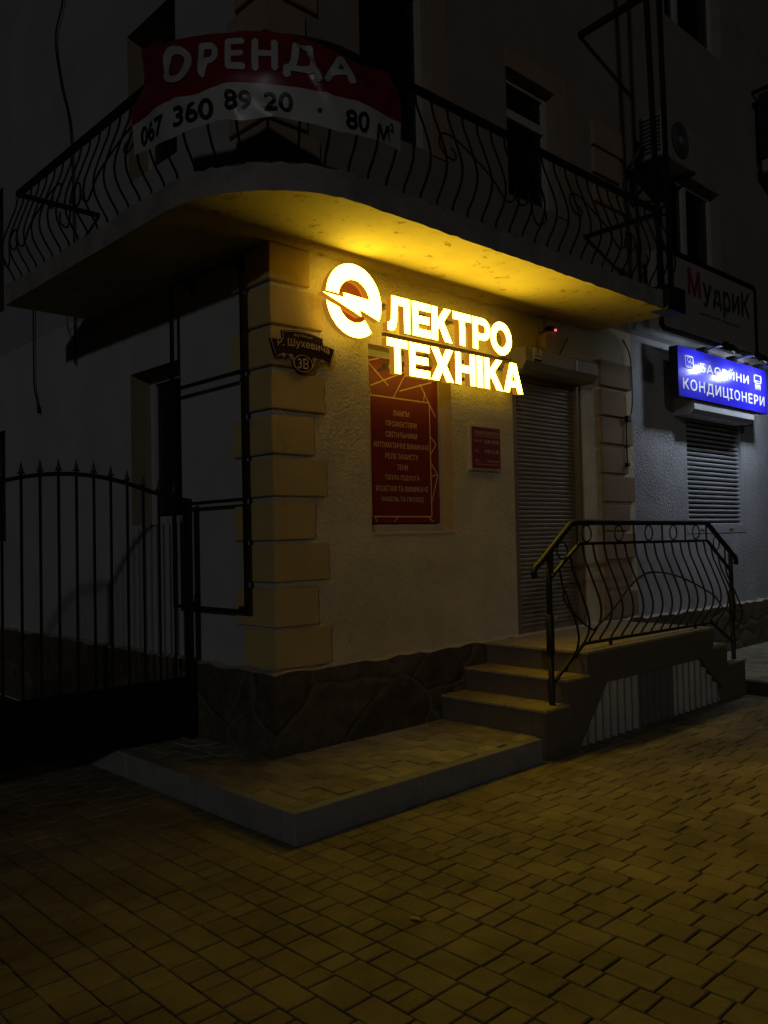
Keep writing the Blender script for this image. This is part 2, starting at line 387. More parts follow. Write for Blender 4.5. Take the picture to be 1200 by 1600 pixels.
def wall_holes(mb, axis, base, u0, u1, z0, z1, holes, depth, mi=0, ri0=1, zsplit=None, mi_up=0, ri_up=None):
    """wall face at constant x ('x') or y ('y') with holes [(u0,u1,z0,z1,depth)], reveals run inwards"""
    us = sorted({u0, u1, *[h[0] for h in holes], *[h[1] for h in holes]}); zs = {z0, z1, *[h[2] for h in holes], *[h[3] for h in holes]}
    if zsplit: zs.add(zsplit)
    zs = sorted(zs)
    P = (lambda u, z, d=0: (u, base+d, z)) if axis == 'y' else (lambda u, z, d=0: (base+d, u, z))
    for a, b in zip(us, us[1:]):
        for c, d in zip(zs, zs[1:]):
            um, zm = (a+b)/2, (c+d)/2
            if any(h[0] < um < h[1] and h[2] < zm < h[3] for h in holes): continue
            mb.face([P(a, c), P(b, c), P(b, d), P(a, d)], mi_up if (zsplit and zm > zsplit) else mi)
    for h in holes:
        a, b, c, d, dp = h
        ri = ri0 if not zsplit or c < zsplit or ri_up is None else ri_up
        mb.face([P(a, c), P(a, c, dp), P(a, d, dp), P(a, d)], ri); mb.face([P(b, c), P(b, d), P(b, d, dp), P(b, c, dp)], ri)
        mb.face([P(a, d), P(a, d, dp), P(b, d, dp), P(b, d)], ri); mb.face([P(a, c), P(b, c), P(b, c, dp), P(a, c, dp)], ri)

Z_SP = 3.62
right_holes = [(.90, 1.80, 1.60, 2.98, .17), (2.60, 3.68, .69, 3.02, .10), (.88, 1.64, 4.62, 5.95, .16), (2.63, 3.36, 4.56, 5.70, .16),
               (.88, 1.64, 7.4, 8.8, .16), (2.63, 3.36, 7.4, 8.8, .16)]
left_holes = [(1.20, 2.00, 1.70, 2.95, .26), (4.85, 5.75, 1.55, 2.80, .26), (1.20, 1.98, 4.55, 5.80, .26), (4.85, 5.75, 4.10, 5.45, .26),
              (8.2, 9.1, 1.55, 2.8, .26), (8.2, 9.1, 4.1, 5.45, .26), (1.2, 1.98, 7.4, 8.8, .26)]
w = MB()
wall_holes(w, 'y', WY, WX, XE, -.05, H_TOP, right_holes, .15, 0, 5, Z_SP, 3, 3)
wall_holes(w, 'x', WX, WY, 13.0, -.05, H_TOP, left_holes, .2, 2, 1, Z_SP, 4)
w.face([(XE, WY, -.05), (XE, 13, -.05), (XE, 13, H_TOP), (XE, WY, H_TOP)], 0)
w.face([(WX, 13, -.05), (XE, 13, -.05), (XE, 13, H_TOP), (WX, 13, H_TOP)], 2)
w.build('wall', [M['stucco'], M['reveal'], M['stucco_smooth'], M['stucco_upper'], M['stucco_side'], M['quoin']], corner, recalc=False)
r = MB(); r.box(-.35, XE, -.35, 13.3, H_TOP, H_TOP+.2); r.build('roof', M['roof'], corner)

# quoins on the corner: alternating long and short blocks on the two faces
ZQ0, PQ, HQ = .70, .2868, .25
def quoin(z0, xl, yl, name='quoin_block', m=None, h=HQ):
    q = MB(); t = WX+.01
    poly = [(0, 0), (xl, 0), (xl, t), (t, t), (t, yl), (0, yl)]
    bm = bmesh.new()
    vs = [bm.verts.new((p[0], p[1], z0)) for p in poly]; f = bm.faces.new(vs)
    ex = bmesh.ops.extrude_face_region(bm, geom=[f])
    for v in ex['geom']:
        if isinstance(v, bmesh.types.BMVert): v.co.z += h
    for v in bm.verts:
        v.co += Vector((random.uniform(-.003, .003) if v.co.y < t-.005 or v.co.x > t else 0, random.uniform(-.003, .003) if v.co.x < t-.005 or v.co.y > t else 0, random.uniform(-.005, .005)))
    bmesh.ops.recalc_face_normals(bm, faces=bm.faces[:])
    bmesh.ops.bevel(bm, geom=[e for e in bm.edges if min(e.verts[0].co.x, e.verts[0].co.y) < t-.001 and min(e.verts[1].co.x, e.verts[1].co.y) < t-.001], offset=.005, segments=2, affect='EDGES')
    q.addbm(bm); return q.build(name, m or M['quoin'], corner)
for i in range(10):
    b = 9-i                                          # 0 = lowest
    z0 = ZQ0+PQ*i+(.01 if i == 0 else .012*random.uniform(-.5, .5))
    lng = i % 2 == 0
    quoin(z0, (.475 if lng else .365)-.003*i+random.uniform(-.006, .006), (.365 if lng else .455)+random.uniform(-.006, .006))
for i in range(22):
    z0 = 3.80+PQ*i
    if z0 > H_TOP-.35: break
    lng = i % 2 == 1
    quoin(z0, (.46 if lng else .35), (.36 if lng else .45), m=M['quoin_pale'])
# quoin strip at the joint with the neighbour: straight left edge, toothed right edge
for lo, hi in ((.72, 3.5), (4.85, 5.95)):
    i = 0
    while lo+PQ*i+HQ < hi:
        q = MB(); z0 = lo+PQ*i+random.uniform(-.005, .005)
        q.bevbox(3.98, (4.46 if i % 2 else 4.56)+random.uniform(-.01, .01), -.005, WY+.01, z0, z0+HQ, .005)
        q.build('quoin_block', M['quoin_pale'], corner); i += 1

# stone plinth with an uneven mortared top edge
def plinth(mb, mo, axis, u0, u1, front, back, z0, ztop, seed):
    rnd = random.Random(seed); n = max(2, int(abs(u1-u0)/.11)); pts = []
    for i in range(n+1):
        u = u0+(u1-u0)*i/n; pts.append((u, ztop+rnd.uniform(-.012, .014)))
    P = (lambda u, d, z: (u, d, z)) if axis == 'y' else (lambda u, d, z: (d, u, z))
    for (ua, za), (ub, zb) in zip(pts, pts[1:]):
        mb.face([P(ua, front, z0), P(ub, front, z0), P(ub, front, zb), P(ua, front, za)])
        mb.face([P(ua, front, za), P(ub, front, zb), P(ub, back, zb+.012), P(ua, back, za+.012)], 1)
    for e in (-1,):
        u, z = pts[e]; mb.face([P(u, front, z0), P(u, back, z0), P(u, back, z), P(u, front, z)])
pl = MB()
plinth(pl, None, 'y', -.045, XE, -.045, WY, .0, .685, 1)
plinth(pl, None, 'x', -.045, 13, -.045, WX, .0, .685, 3)
pl.build('plinth', [M['stone'], M['mortar']], corner)

# balcony slab that wraps round the corner
def slab_path(inset, n=28, xr=3.9, yl=2.62):
    pts = [Vector((xr-inset, -.85+inset))]
    for i in range(n+1):
        a = -math.pi/2-math.pi/2*i/n
        pts.append(Vector((.05+(.8-inset)*math.cos(a), (.85-inset)*math.sin(a))))
    pts.append(Vector((-.75+inset, yl-inset))); return pts
SZ0, SZ1 = 3.53, 3.685
sb = MB(); op = slab_path(0)
# subdivide the straight runs so the rough edge reads
dense = []
for a, b in zip(op, op[1:]):
    nn = max(1, int((b-a).length/.06))
    for i in range(nn): dense.append(a.lerp(b, i/nn))
dense.append(op[-1])
rnd = random.Random(11)
ed = [(p, rnd.uniform(-.006, .006), rnd.uniform(-.009, .006), rnd.uniform(-.006, .012)) for p in dense]
cen = Vector((.0, .0))
def inner(p):                                       # matching point on the wall line
    if p.x >= WX and p.y < 0 and p.x > .06: return Vector((p.x, WY))
    if p.y > .06: return Vector((WX, p.y))
    return Vector((WX, WY))
for (p, j, a, c), (q, j2, a2, c2) in zip(ed, ed[1:]):
    ip, iq = inner(p), inner(q)
    low = [(p.x, p.y, SZ0-abs(a)), (q.x, q.y, SZ0-abs(a2))]; top = [(p.x, p.y, SZ1+c), (q.x, q.y, SZ1+c2)]
    sb.face([low[0], low[1], top[1], top[0]], 0)
    def quad(z, l, mi, flip):
        pts = [l[0], l[1], (iq.x, iq.y, z), (ip.x, ip.y, z)]
        if (ip-iq).length < 1e-5: pts = pts[:3]
        sb.face(pts if not flip else pts[::-1], mi)
    lowf = [(p.x, p.y, SZ0), (q.x, q.y, SZ0)]
    sb.face([lowf[1], lowf[0], (p.x, p.y, SZ0-abs(a)), (q.x, q.y, SZ0-abs(a2))], 1)
    quad(SZ0, lowf, 1, True); quad(SZ1+.01, top, 0, False)
p = op[0]; sb.face([(p.x, p.y, SZ0), (p.x, WY, SZ0), (p.x, WY, SZ1), (p.x, p.y, SZ1)], 0)
p = op[-1]; sb.face([(p.x, p.y, SZ0), (p.x, p.y, SZ1), (WX, p.y, SZ1), (WX, p.y, SZ0)], 0)
sb.build('balcony_slab', [M['concrete'], M['soffit']], corner)

# windows: frame and pane stand in the reveal
def window(axis, u0, u1, z0, z1, d, parent, mullions=(), transoms=(), fw=.06, fm=None, base=WX, sash=True):
    f = MB(); fm = fm or M['frame']
    def bx(ua, ub, za, zb, da, db, m=f):
        if axis == 'y': m.box(ua, ub, base+da, base+db, za, zb)
        else: m.box(base+da, base+db, ua, ub, za, zb)
    g = .002
    bx(u0+g, u0+fw, z0+g, z1-g, d-.06, d); bx(u1-fw, u1-g, z0+g, z1-g, d-.06, d)
    bx(u0+fw, u1-fw, z1-fw, z1-g, d-.059, d); bx(u0+fw, u1-fw, z0+g, z0+fw, d-.059, d)
    for mu in mullions: bx(mu-.045, mu+.045, z0+fw, z1-fw, d-.066, d)
    for tz in transoms: bx(u0+fw, u1-fw, tz-.04, tz+.04, d-.064, d)
    fo = f.build('window', fm, parent)
    p = MB(); bx(u0+fw*.5, u1-fw*.5, z0+fw*.5, z1-fw*.5, d-.03, d-.02, p); p.build('pane', M['glass'], fo)
    return fo
window('x', 1.20, 2.00, 1.70, 2.95, .24, corner, fw=.07)
window('x', 4.85, 5.75, 1.55, 2.80, .24, corner); window('x', 1.20, 1.98, 4.55, 5.80, .24, corner); window('x', 4.85, 5.75, 4.1, 5.45, .24, corner)
window('x', 8.2, 9.1, 1.55, 2.8, .24, corner); window('x', 8.2, 9.1, 4.1, 5.45, .24, corner); window('x', 1.2, 1.98, 7.4, 8.8, .24, corner)
window('y', .88, 1.64, 4.62, 5.95, .15, corner, fm=M['frame_dark'], fw=.05); window('y', 2.63, 3.36, 4.56, 5.70, .15, corner, transoms=(5.36,), fm=M['frame_dark'])
window('y', .88, 1.64, 7.4, 8.8, .15, corner); window('y', 2.63, 3.36, 7.4, 8.8, .15, corner)
# painted surrounds of the two balcony windows
for u0, u1, z0, z1 in ((.88, 1.64, 4.62, 5.95), (2.63, 3.36, 4.56, 5.70)):
    a = MB()
    a.box(u1+.003, u1+.2, WY-.012, WY+.01, z0-.02, z1+.18); a.box(u0, u1, WY-.0125, WY+.01, z1+.003, z1+.178)
    a.build('window_surround', M['quoin_pale'], corner)
# shop window that carries the poster
f = MB(); yb = WY+.155
f.box(.90, 1.80, yb, yb+.015, 1.60, 2.98)
for a, b, c, d in ((.902, .945, 1.603, 2.977), (1.755, 1.798, 1.603, 2.977), (.945, 1.755, 1.603, 1.655), (.945, 1.755, 2.925, 2.977)):
    f.box(a, b, yb-.035, yb, c, d)
sw = f.build('window', M['frame'], corner)
p = MB(); p.box(.945, 1.755, yb-.014, yb-.002, 1.655, 2.925); p.build('pane', M['glass'], sw)
s_ = MB(); s_.bevbox(.903, 1.797, WY-.006, yb-.04, 1.575, 1.598, .003); s_.build('window_sill', M['cream'], sw)

# roller shutter door
def curtain(x0, x1, y, z0, z1, pitch, mi_rows=None, bulge=.008):
    c = MB(); n = int((z1-z0)/pitch)
    for i in range(n):
        a = z0+i*pitch
        prof = [(0, 0), (.12, .55), (.3, .95), (.5, 1), (.72, .8), (.88, .3), (.94, -.25), (1, 0)]
        for (t0, b0), (t1, b1) in zip(prof, prof[1:]):
            c.face([(x0, y-b0*bulge, a+t0*pitch), (x1, y-b0*bulge, a+t0*pitch), (x1, y-b1*bulge, a+t1*pitch), (x0, y-b1*bulge, a+t1*pitch)], 0, True)
    c.face([(x0, y, z0+n*pitch), (x1, y, z0+n*pitch), (x1, y, z1), (x0, y, z1)])
    return c
cu = curtain(2.665, 3.615, WY+.055, .735, 3.02, .0385)
cu.box(2.665, 3.615, WY+.035, WY+.07, .69, .735)
door = cu.build('shutter_door', M['shutter'], corner, recalc=False)
for a, b in ((2.603, 2.668), (3.612, 3.677)):
    q = MB(); q.box(a, b, WY+.012, WY+.08, .69, 3.0); q.build('guide_rail', M['shutter'], door)
q = MB()
prof = [(WY-.001, 3.168), (-.13, 3.168), (-.15, 3.148), (-.15, 3.045), (-.11, 2.985), (-.03, 2.972), (WY-.001, 2.972)]
q.prism(prof, 2.572, 3.70, ax='yz')
bx_ = q.build('shutter_box', M['shutter_box'], door)
q = MB(); q.box(3.335, 3.355, -.155, -.1502, 3.045, 3.145); q.build('joint_strip', M['white_paint'], bx_)
q = MB(); q.box(2.0, 2.555, -.045, WY-.002, 3.0, 3.035); q.build('cable_trunk', M['shutter_box'], door)
q = MB(); q.tube([(3.24, -.01, 3.172), (3.42, .02, 3.34), (3.47, .025, 3.40)], .005, 6); q.build('wire', M['steel'], bx_)
q = MB(); q.bevbox(3.1, 3.22, WY+.02, WY+.033, .78, .80, .003); q.build('handle', M['lamp_metal'], door)

# ------------------------------------------------------------------ neighbouring building (same wall line)
nb = empty('neighbour_building', (XE+.2, 0, 0))
tag(nb, 'grey roughcast building on the right with a half-lit window shutter under the blue sign', 'building')
nh = [(5.72, 7.28, 1.52, 3.05, .10), (5.60, 6.85, 4.55, 5.68, .2), (5.60, 7.05, 7.43, 8.8, .2), (9.2, 10.4, 1.5, 3.0, .2), (9.2, 10.4, 4.55, 5.7, .2), (9.2, 10.4, 7.43, 8.8, .2)]
w = MB(); wall_holes(w, 'y', WY, XE, 14, -.05, H_TOP, nh, .2, 0, 1, Z_SP, 1)
w.face([(14, WY, -.05), (14, 13, -.05), (14, 13, H_TOP), (14, WY, H_TOP)])
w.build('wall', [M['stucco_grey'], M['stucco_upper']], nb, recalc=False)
r = MB(); r.box(XE+.002, 14.3, -.3, 13, H_TOP+.002, H_TOP+.2); r.build('roof', M['roof'], nb)
pl = MB(); plinth(pl, None, 'y', XE+.002, 14, -.045, WY, .0, .665, 5); pl.build('plinth', [M['stone'], M['mortar']], nb)
c = MB(); c.prism([(WY, 3.625), (-.05, 3.64), (-.065, 3.70), (-.09, 3.755), (WY, 3.77)], 4.58, 14, ax='yz'); c.build('cornice', M['stucco_grey'], nb)
window('y', 5.60, 6.85, 4.55, 5.68, .18, nb, mullions=(6.15,), fm=M['frame_dark']); window('y', 5.60, 7.05, 7.43, 8.8, .18, nb, mullions=(6.1,), fm=M['frame_dark'])
window('y', 9.2, 10.4, 1.5, 3.0, .18, nb, mullions=(9.8,)); window('y', 9.2, 10.4, 4.55, 5.7, .18, nb, mullions=(9.8,)); window('y', 9.2, 10.4, 7.43, 8.8, .18, nb, mullions=(9.8,))
cu = MB(); n_ = 26; pt = (3.04-1.61)/n_
for i in range(n_):
    a = 1.61+i*pt; y0_ = WY+.05
    pr = [(0, 0), (.08, -.012), (.3, -.017), (.5, -.014), (.58, -.004), (.60, .018), (.98, .02), (1, 0)]
    for k_, ((t0, o0), (t1, o1)) in enumerate(zip(pr, pr[1:])):
        cu.face([(5.78, y0_+o0, a+t0*pt), (7.22, y0_+o0, a+t0*pt), (7.22, y0_+o1, a+t1*pt), (5.78, y0_+o1, a+t1*pt)], 1 if k_ == 5 else 0, False)
ws = cu.build('window_shutter', [M['shutter_white'], M['black']], nb, recalc=False)
for a, b in ((5.722, 5.785), (7.215, 7.278)):
    q = MB(); q.box(a, b, WY+.0, WY+.08, 1.61, 3.04); q.build('guide_rail', M['shutter_white'], ws)
q = MB(); q.bevbox(5.722, 7.278, WY-.005, WY+.07, 1.525, 1.61, .004)
for hx in (6.1, 6.85): q.bevbox(hx-.05, hx+.05, WY-.016, WY-.005, 1.575, 1.59, .003)
q.build('bottom_bar', M['shutter_white'], ws)
q = MB(); q.prism([(WY-.002, 3.03), (-.22, 3.03), (-.22, 2.885), (-.17, 2.84), (WY-.002, 2.84)], 5.49, 7.04, ax='yz'); q.build('shutter_box', M['shutter_white'], ws)

# ------------------------------------------------------------------ entrance steps
st = empty('entrance_steps', (3.1, -.5, 0))
tag(st, 'tiled double flight of entrance steps with a landing before the roller shutter door', 'steps')
YF = -1.0; yb_ = WY-.048
def step(x0, x1, z0, z1, name):
    m = MB(); m.box(x0, x1, YF+.004, yb_-.03, z0, z1-.02, 1); m.bevbox(x0-.012, x1+.012, YF-.012, yb_-.03, z1-.02, z1, .004, 0)
    return m.build(name, [M['tile'], M['riser']], st)
# the treads sit on solid bodies; the street face is one slab with an open bay closed by ribbed sheet
YI = -.895
def tread(x0, x1, z0, z1, xb0=None, xb1=None):
    m = MB(); m.box(xb0 if xb0 is not None else x0+.012, xb1 if xb1 is not None else x1-.012, YI, yb_-.03, z0, z1-.02, 1)
    m.bevbox(x0, x1, YF-.012, yb_-.03, z1-.02, z1, .004, 0)
    return m.build('step', [M['tile'], M['riser']], st)
tread(1.512, 1.812, 0, .345); tread(1.788, 2.085, .0, .52, 1.812, 2.07)
tread(4.388, 4.752, .0, .335); tread(4.085, 4.376, .0, .515)
ld = MB(); ld.box(2.072, 4.093, YI, yb_-.03, .0, .668, 1)
ld.bevbox(2.05, 4.105, YF-.012, yb_-.03, .668, .69, .004, 0); ld.build('landing', [M['tile'], M['riser']], st)
sf_ = MB()
sf_.prism([(1.525, 0), (1.93, 0), (2.33, .435), (3.84, .435), (4.27, .115), (4.28, 0), (4.74, 0), (4.74, .314), (4.364, .314), (4.364, .494), (4.093, .494), (4.093, .667), (2.062, .667), (2.062, .499), (1.80, .499), (1.80, .324), (1.525, .324)], YF+.002, -.899)
sf_.build('side_wall', M['riser'], st)
def corrugated(x0, x1, zf, y, m, parent, pitch=.105):
    mb = MB(); n = int((x1-x0)/pitch*10)
    for i in range(n+1):
        xa = x0+(x1-x0)*i/n; q_ = math.cos(2*math.pi*(xa-x0)/pitch); ya = y+.03*math.copysign(abs(q_)**.7, q_)
        mb.v += [(xa, ya, -.02), (xa, ya, zf(xa))]
    for i in range(n): mb.f.append([2*i, 2*i+2, 2*i+3, 2*i+1]); mb.m.append(0); mb.sm.append(True)
    return mb.build('corrugated_sheet', m, parent, recalc=False)
top = lambda x: max(.01, min(.445, (x-1.92)*1.09+.01, .445-(x-3.83)*.745))
c1 = corrugated(1.93, 2.83, top, -.945, M['corr'], st); c1['label'] = 'light ribbed metal sheet on the left'
c2 = corrugated(2.83, 3.41, top, -.930, M['corr_dark'], st); c2['label'] = 'dark ribbed metal sheet in the middle'
c3 = corrugated(3.41, 4.28, top, -.945, M['corr'], st); c3['label'] = 'light ribbed metal sheet on the right'

# ------------------------------------------------------------------ bent-bar railings
PROF = [(0, 0), (.02, .16), (.055, .27), (.10, .42), (.138, .56), (.15, .66), (.138, .76), (.10, .85), (.06, .92), (.04, .96), (.035, 1.0)]
def prof_at(t):
    for (o0, t0), (o1, t1) in zip(PROF, PROF[1:]):
        if t <= t1: return o0+(o1-o0)*(t-t0)/max(1e-6, t1-t0)
    return PROF[-1][0]

sr = empty('steps_railing', (3.1, -.93, .35))
tag(sr, 'black wrought iron railing of bent bars on the entrance steps', 'railing')
YR = -.93
hand = [(1.545, YR, 1.255), (1.535, YR, 1.29), (1.56, YR, 1.325), (1.60, YR, 1.345), (2.0, YR, 1.622), (2.05, YR, 1.637), (4.17, YR, 1.628), (4.215, YR, 1.612), (4.70, YR, 1.325), (4.755, YR, 1.30), (4.775, YR, 1.26), (4.77, YR, 1.225)]
m = MB(); m.tube(hand, .023, 10); m.build('handrail', M['iron'], sr)
low = [(1.72, YR, 1.235), (2.105, YR, 1.478), (4.185, YR, 1.465), (4.66, YR, 1.165)]
m = MB(); m.sqpath(low, .022); m.build('lower_rail', M['iron'], sr)
botp = [(1.73, YR, .50), (2.13, YR, .735), (4.215, YR, .715), (4.65, YR, .49)]
m = MB(); m.sqpath(botp, .022)
for fx in (2.5, 3.9): m.bar((fx, YR, .685), (fx, YR, .73), .02)
m.build('bottom_rail', M['iron'], sr)
def at_x(poly, x):
    for a, b in zip(poly, poly[1:]):
        if a[0] <= x <= b[0]: return a[2]+(b[2]-a[2])*(x-a[0])/(b[0]-a[0])
    return poly[0][2] if x < poly[0][0] else poly[-1][2]
for px, zt in ((1.712, 1.40), (4.655, 1.335)):
    m = MB(); m.tube([(px, YR, .335), (px, YR, .36), (px, YR, .70)], .021, 10)
    m.tube([(px, YR, .70), (px, YR, .705), (px, YR, .98), (px, YR, .985)], [.021, .029, .029, .021], 10); m.tube([(px, YR, .985), (px, YR, zt)], .021, 10)
    m.build('post', M['iron'], sr)
for x in (1.844, 1.985, 2.147, 2.289, 2.445, 2.6, 2.751, 2.9, 3.055, 3.214, 3.365, 3.511, 3.664, 3.813, 3.96, 4.11, 4.25, 4.39, 4.53):
    zt = at_x(low, x); zb = at_x(botp, x); m = MB()
    pts = [(x, YR-prof_at(t), zt+(zb-zt)*t) for t in [i/22 for i in range(23)]]
    m.sqpath(pts, .0115); m.build('baluster', M['iron'], sr)
for cx, cz in ((1.885, 1.435), (2.21, 1.553), (2.667, 1.55), (3.135, 1.547), (3.553, 1.546), (3.972, 1.544), (4.37, 1.44)):
    m = MB(); m.tube([(cx+.062*math.cos(a), YR, cz+.062*math.sin(a)) for a in [2*math.pi*i/28 for i in range(28)]], .0065, 6, closed=True)
    m.build('ring', M['iron'], sr)
for x in (1.76, 2.08, 2.447, 2.896, 3.36, 3.767, 4.17, 4.54):
    zt = at_x([(h[0], h[1], h[2]) for h in hand[3:9]], x); zb = at_x(low, x)
    m = MB(); m.bar((x, YR, zb), (x, YR, zt-.01), .0115); m.build('upright', M['iron'], sr)
def smooth(pts, n=10):
    out_ = []
    P = [Vector(p) for p in pts]; P = [P[0]*2-P[1]]+P+[P[-1]*2-P[-2]]
    for i in range(1, len(P)-2):
        for k_ in range(n):
            t = k_/n; a, b, c_, d = P[i-1], P[i], P[i+1], P[i+2]
            out_.append(.5*((2*b)+(c_-a)*t+(2*a-5*b+4*c_-d)*t*t+(3*b-a-3*c_+d)*t**3))
    out_.append(P[-2]); return out_
sc = [(1.93, 1.20), (1.845, 1.17), (1.80, 1.08), (1.86, .96), (2.0, .865), (2.10, .87), (2.284, .984), (2.581, 1.126), (2.82, 1.205), (3.025, 1.227), (3.3, 1.20), (3.572, 1.13), (3.939, .986), (4.20, .85), (4.36, .815), (4.5, .82)]
pts = []
for x, z in sc:
    zt = at_x(low, x); zb = at_x(botp, x); t = min(1, max(0, (zt-z)/(zt-zb))); pts.append((x, YR-prof_at(t)-.011, z))
m = MB(); m.tube(smooth(pts), .0075, 6); m.build('scroll', M['iron'], sr)

# balcony railing
RZ = 4.45; FZ = SZ1+.03
RP = slab_path(.08)
seg = [0]
for a, b in zip(RP, RP[1:]): seg.append(seg[-1]+(b-a).length)
def rail_at(s):
    s = max(0, min(seg[-1], s))
    for i in range(len(RP)-1):
        if s <= seg[i+1]+1e-9:
            t = (s-seg[i])/(seg[i+1]-seg[i]); return RP[i].lerp(RP[i+1], t)
    return RP[-1].copy()
def rail_n(s):
    d = rail_at(s+.05)-rail_at(s-.05); n = Vector((-d.y, d.x)); return n.normalized()
br = empty('balcony_railing', (0, -.77, SZ1))
tag(br, 'black wrought iron railing of bent bars around the curved balcony edge', 'railing')
P3 = lambda p, z: (p.x, p.y, z)
m = MB(); pts = [(3.82, WY, RZ)]+[P3(p, RZ) for p in RP]+[(WX, RP[-1].y, RZ)]
m.sqpath(pts[1:-1], .04); m.bar(pts[0], pts[1], .035); m.bar(pts[-2], pts[-1], .035); m.build('handrail', M['iron'], br)
m = MB(); bz = FZ+.0
m.sqpath([P3(p, bz) for p in RP], .022); m.bar((3.82, WY, bz), (3.82, RP[0].y, bz), .02); m.bar((WX, RP[-1].y, bz), P3(RP[-1], bz), .02)
m.build('bottom_rail', M['iron'], br)
n = int(seg[-1]/.15)
for i in range(n+1):
    s = seg[-1]*i/n if i else 0.01
    p, nn = rail_at(s), rail_n(s); m = MB()
    pts = []
    for k_ in range(21):
        t = k_/20; q = p+nn*prof_at(t)*.88; pts.append((q.x, q.y, RZ+(bz-RZ)*t))
    m.sqpath(pts, .0108); m.build('baluster', M['iron'], br)
def on_rail(s, t, e=.013):
    p, nn = rail_at(s), rail_n(s); q = p+nn*(prof_at(t)*.88+e); return (q.x, q.y, RZ+(bz-RZ)*t)
def scroll(s0, flip=1, big=True):
    """long S with a curl at each end and a ring beside it, worked on the belly of the bars"""
    L = lambda ds, t: on_rail(s0+flip*ds, t)
    a = [L(.02, .50), (L(.05, .56)), L(.02, .62), L(-.06, .60), L(-.09, .50), L(-.03, .38), L(.08, .36), L(.22, .46), L(.40, .62), L(.52, .74), L(.60, .78), L(.66, .74), L(.66, .66)]
    m = MB(); m.tube(smooth(a, 8), .007, 6); m.build('scroll', M['iron'], br)
    m = MB(); m.tube([L(.75+.075*math.cos(q), .66+.105*math.sin(q)) for q in [2*math.pi*i/26 for i in range(26)]], .007, 6, closed=True); m.build('ring', M['iron'], br)
    b = [L(.84, .66), L(.90, .80), L(1.0, .86), L(1.06, .80), L(1.02, .72)]
    m = MB(); m.tube(smooth(b, 8), .007, 6); m.build('scroll', M['iron'], br)
scroll(3.02, -1); scroll(1.55, -1); scroll(5.3, 1); scroll(6.45, 1)

# cranked posts and beam that stand at the end of the balcony
pf = empty('steel_post_frame', (3.85, -.8, SZ0))
tag(pf, 'pair of tall black steel posts rising from the right end of the balcony', 'post')
for x0, x1, w_ in ((3.45, 3.685, .038), (3.75, 3.86, .036)):
    m = MB(); m.bar((x1, -.83, SZ1), (x0, -.83, 9.0), w_); m.build('post', M['steel'], pf)
m = MB(); m.bar((3.83, WY, 6.46), (3.82, -.83, 6.52), .05); m.build('tie_beam', M['steel'], pf)
m = MB(); m.bar((3.36, -.83, 4.60), (3.64, -.83, 4.59), .045); m.build('stub_arm', M['steel'], pf)
m = MB(); m.bevbox(3.66, 3.99, -.90, -.72, SZ0-.01, SZ1+.06, .01); m.build('foot_plate', M['steel'], pf)

# ------------------------------------------------------------------ rental banner tied to the balcony railing
def off(z):
    t = max(0, min(1, (4.5-z)/.35)); return .032+.13*t*t*(3-2*t)
def disp(s, z):
    w_ = .010*math.sin(7.3*s+3*z)+.004*math.sin(17*s-11*z+1.2)+.0015*math.sin(31*s+23*z)
    for (sa, za), (sb_, zb), amp, wd in CREASE:
        dx, dz = sb_-sa, zb-za; L2 = dx*dx+dz*dz
        t = max(-.1, min(1.1, ((s-sa)*dx+(z-za)*dz)/L2)); d = ((s-sa)*dz-(z-za)*dx)/math.sqrt(L2)
        w_ += amp*math.exp(-(d/wd)**2)*max(0, 1-abs(t-.5)**2*2.4)
    return w_
CREASE = [((4.16, 4.43), (3.97, 4.02), .035, .022), ((4.10, 4.43), (3.90, 4.10), -.02, .03), ((3.53, 4.42), (3.66, 4.10), .02, .03), ((4.80, 4.15), (4.60, 3.98), .015, .02), ((4.46, 4.10), (4.42, 3.92), .018, .02), ((4.30, 4.0), (4.18, 3.92), .02, .02)]
def ban(s, z, e=0.0):
    p, nn = rail_at(s), rail_n(s); q = p+nn*(off(z)+disp(s, z)+e); return (q.x, q.y, z)
def lerp_tab(tab, s):
    if s <= tab[0][0]: return tab[0][1]
    for (a, za), (b, zb) in zip(tab, tab[1:]):
        if s <= b: return za+(zb-za)*(s-a)/(b-a)
    return tab[-1][1]
TOP = [(3.50, 4.405), (3.58, 4.40), (3.73, 4.37), (3.95, 4.42), (4.14, 4.455), (4.48, 4.475), (4.79, 4.545), (5.05, 4.64), (5.20, 4.69)]
MID = [(3.50, 4.065), (3.70, 4.062), (3.84, 4.078), (3.97, 4.072), (4.05, 4.08), (4.21, 4.09), (4.43, 4.112), (4.61, 4.08), (4.81, 4.112), (4.95, 4.118), (5.20, 4.11)]
BOT = [(3.50, 3.893), (3.70, 3.892), (3.94, 3.864), (4.17, 3.902), (4.24, 3.918), (4.39, 3.89), (4.48, 3.909), (4.76, 3.874), (5.20, 3.93)]
S0, S1 = 3.50, 5.17
bn = empty('rental_banner', (-.2, -.85, 4.1))
tag(bn, 'crumpled red and white rental banner with a phone number tied to the balcony railing', 'banner')
m = MB(); NS, NZ = 70, 14
def grid(lo, hi, mi):
    for i in range(NS):
        sa, sb2 = S0+(S1-S0)*i/NS, S0+(S1-S0)*(i+1)/NS
        for j in range(NZ):
            q = []
            for s, k_ in ((sa, j), (sb2, j), (sb2, j+1), (sa, j+1)):
                z0, z1 = lerp_tab(lo, s), lerp_tab(hi, s); z = z0+(z1-z0)*k_/NZ
                q.append(ban(s+max(0, (s-4.75)/.42)*max(0, z-4.0)*.16, z))
            m.face(q, mi, True)
grid(BOT, MID, 1); grid(MID, TOP, 0)
bm = bmesh.new()
cl = m.build('cloth', [M['banner_red'], M['banner_white']], bn, recalc=False)
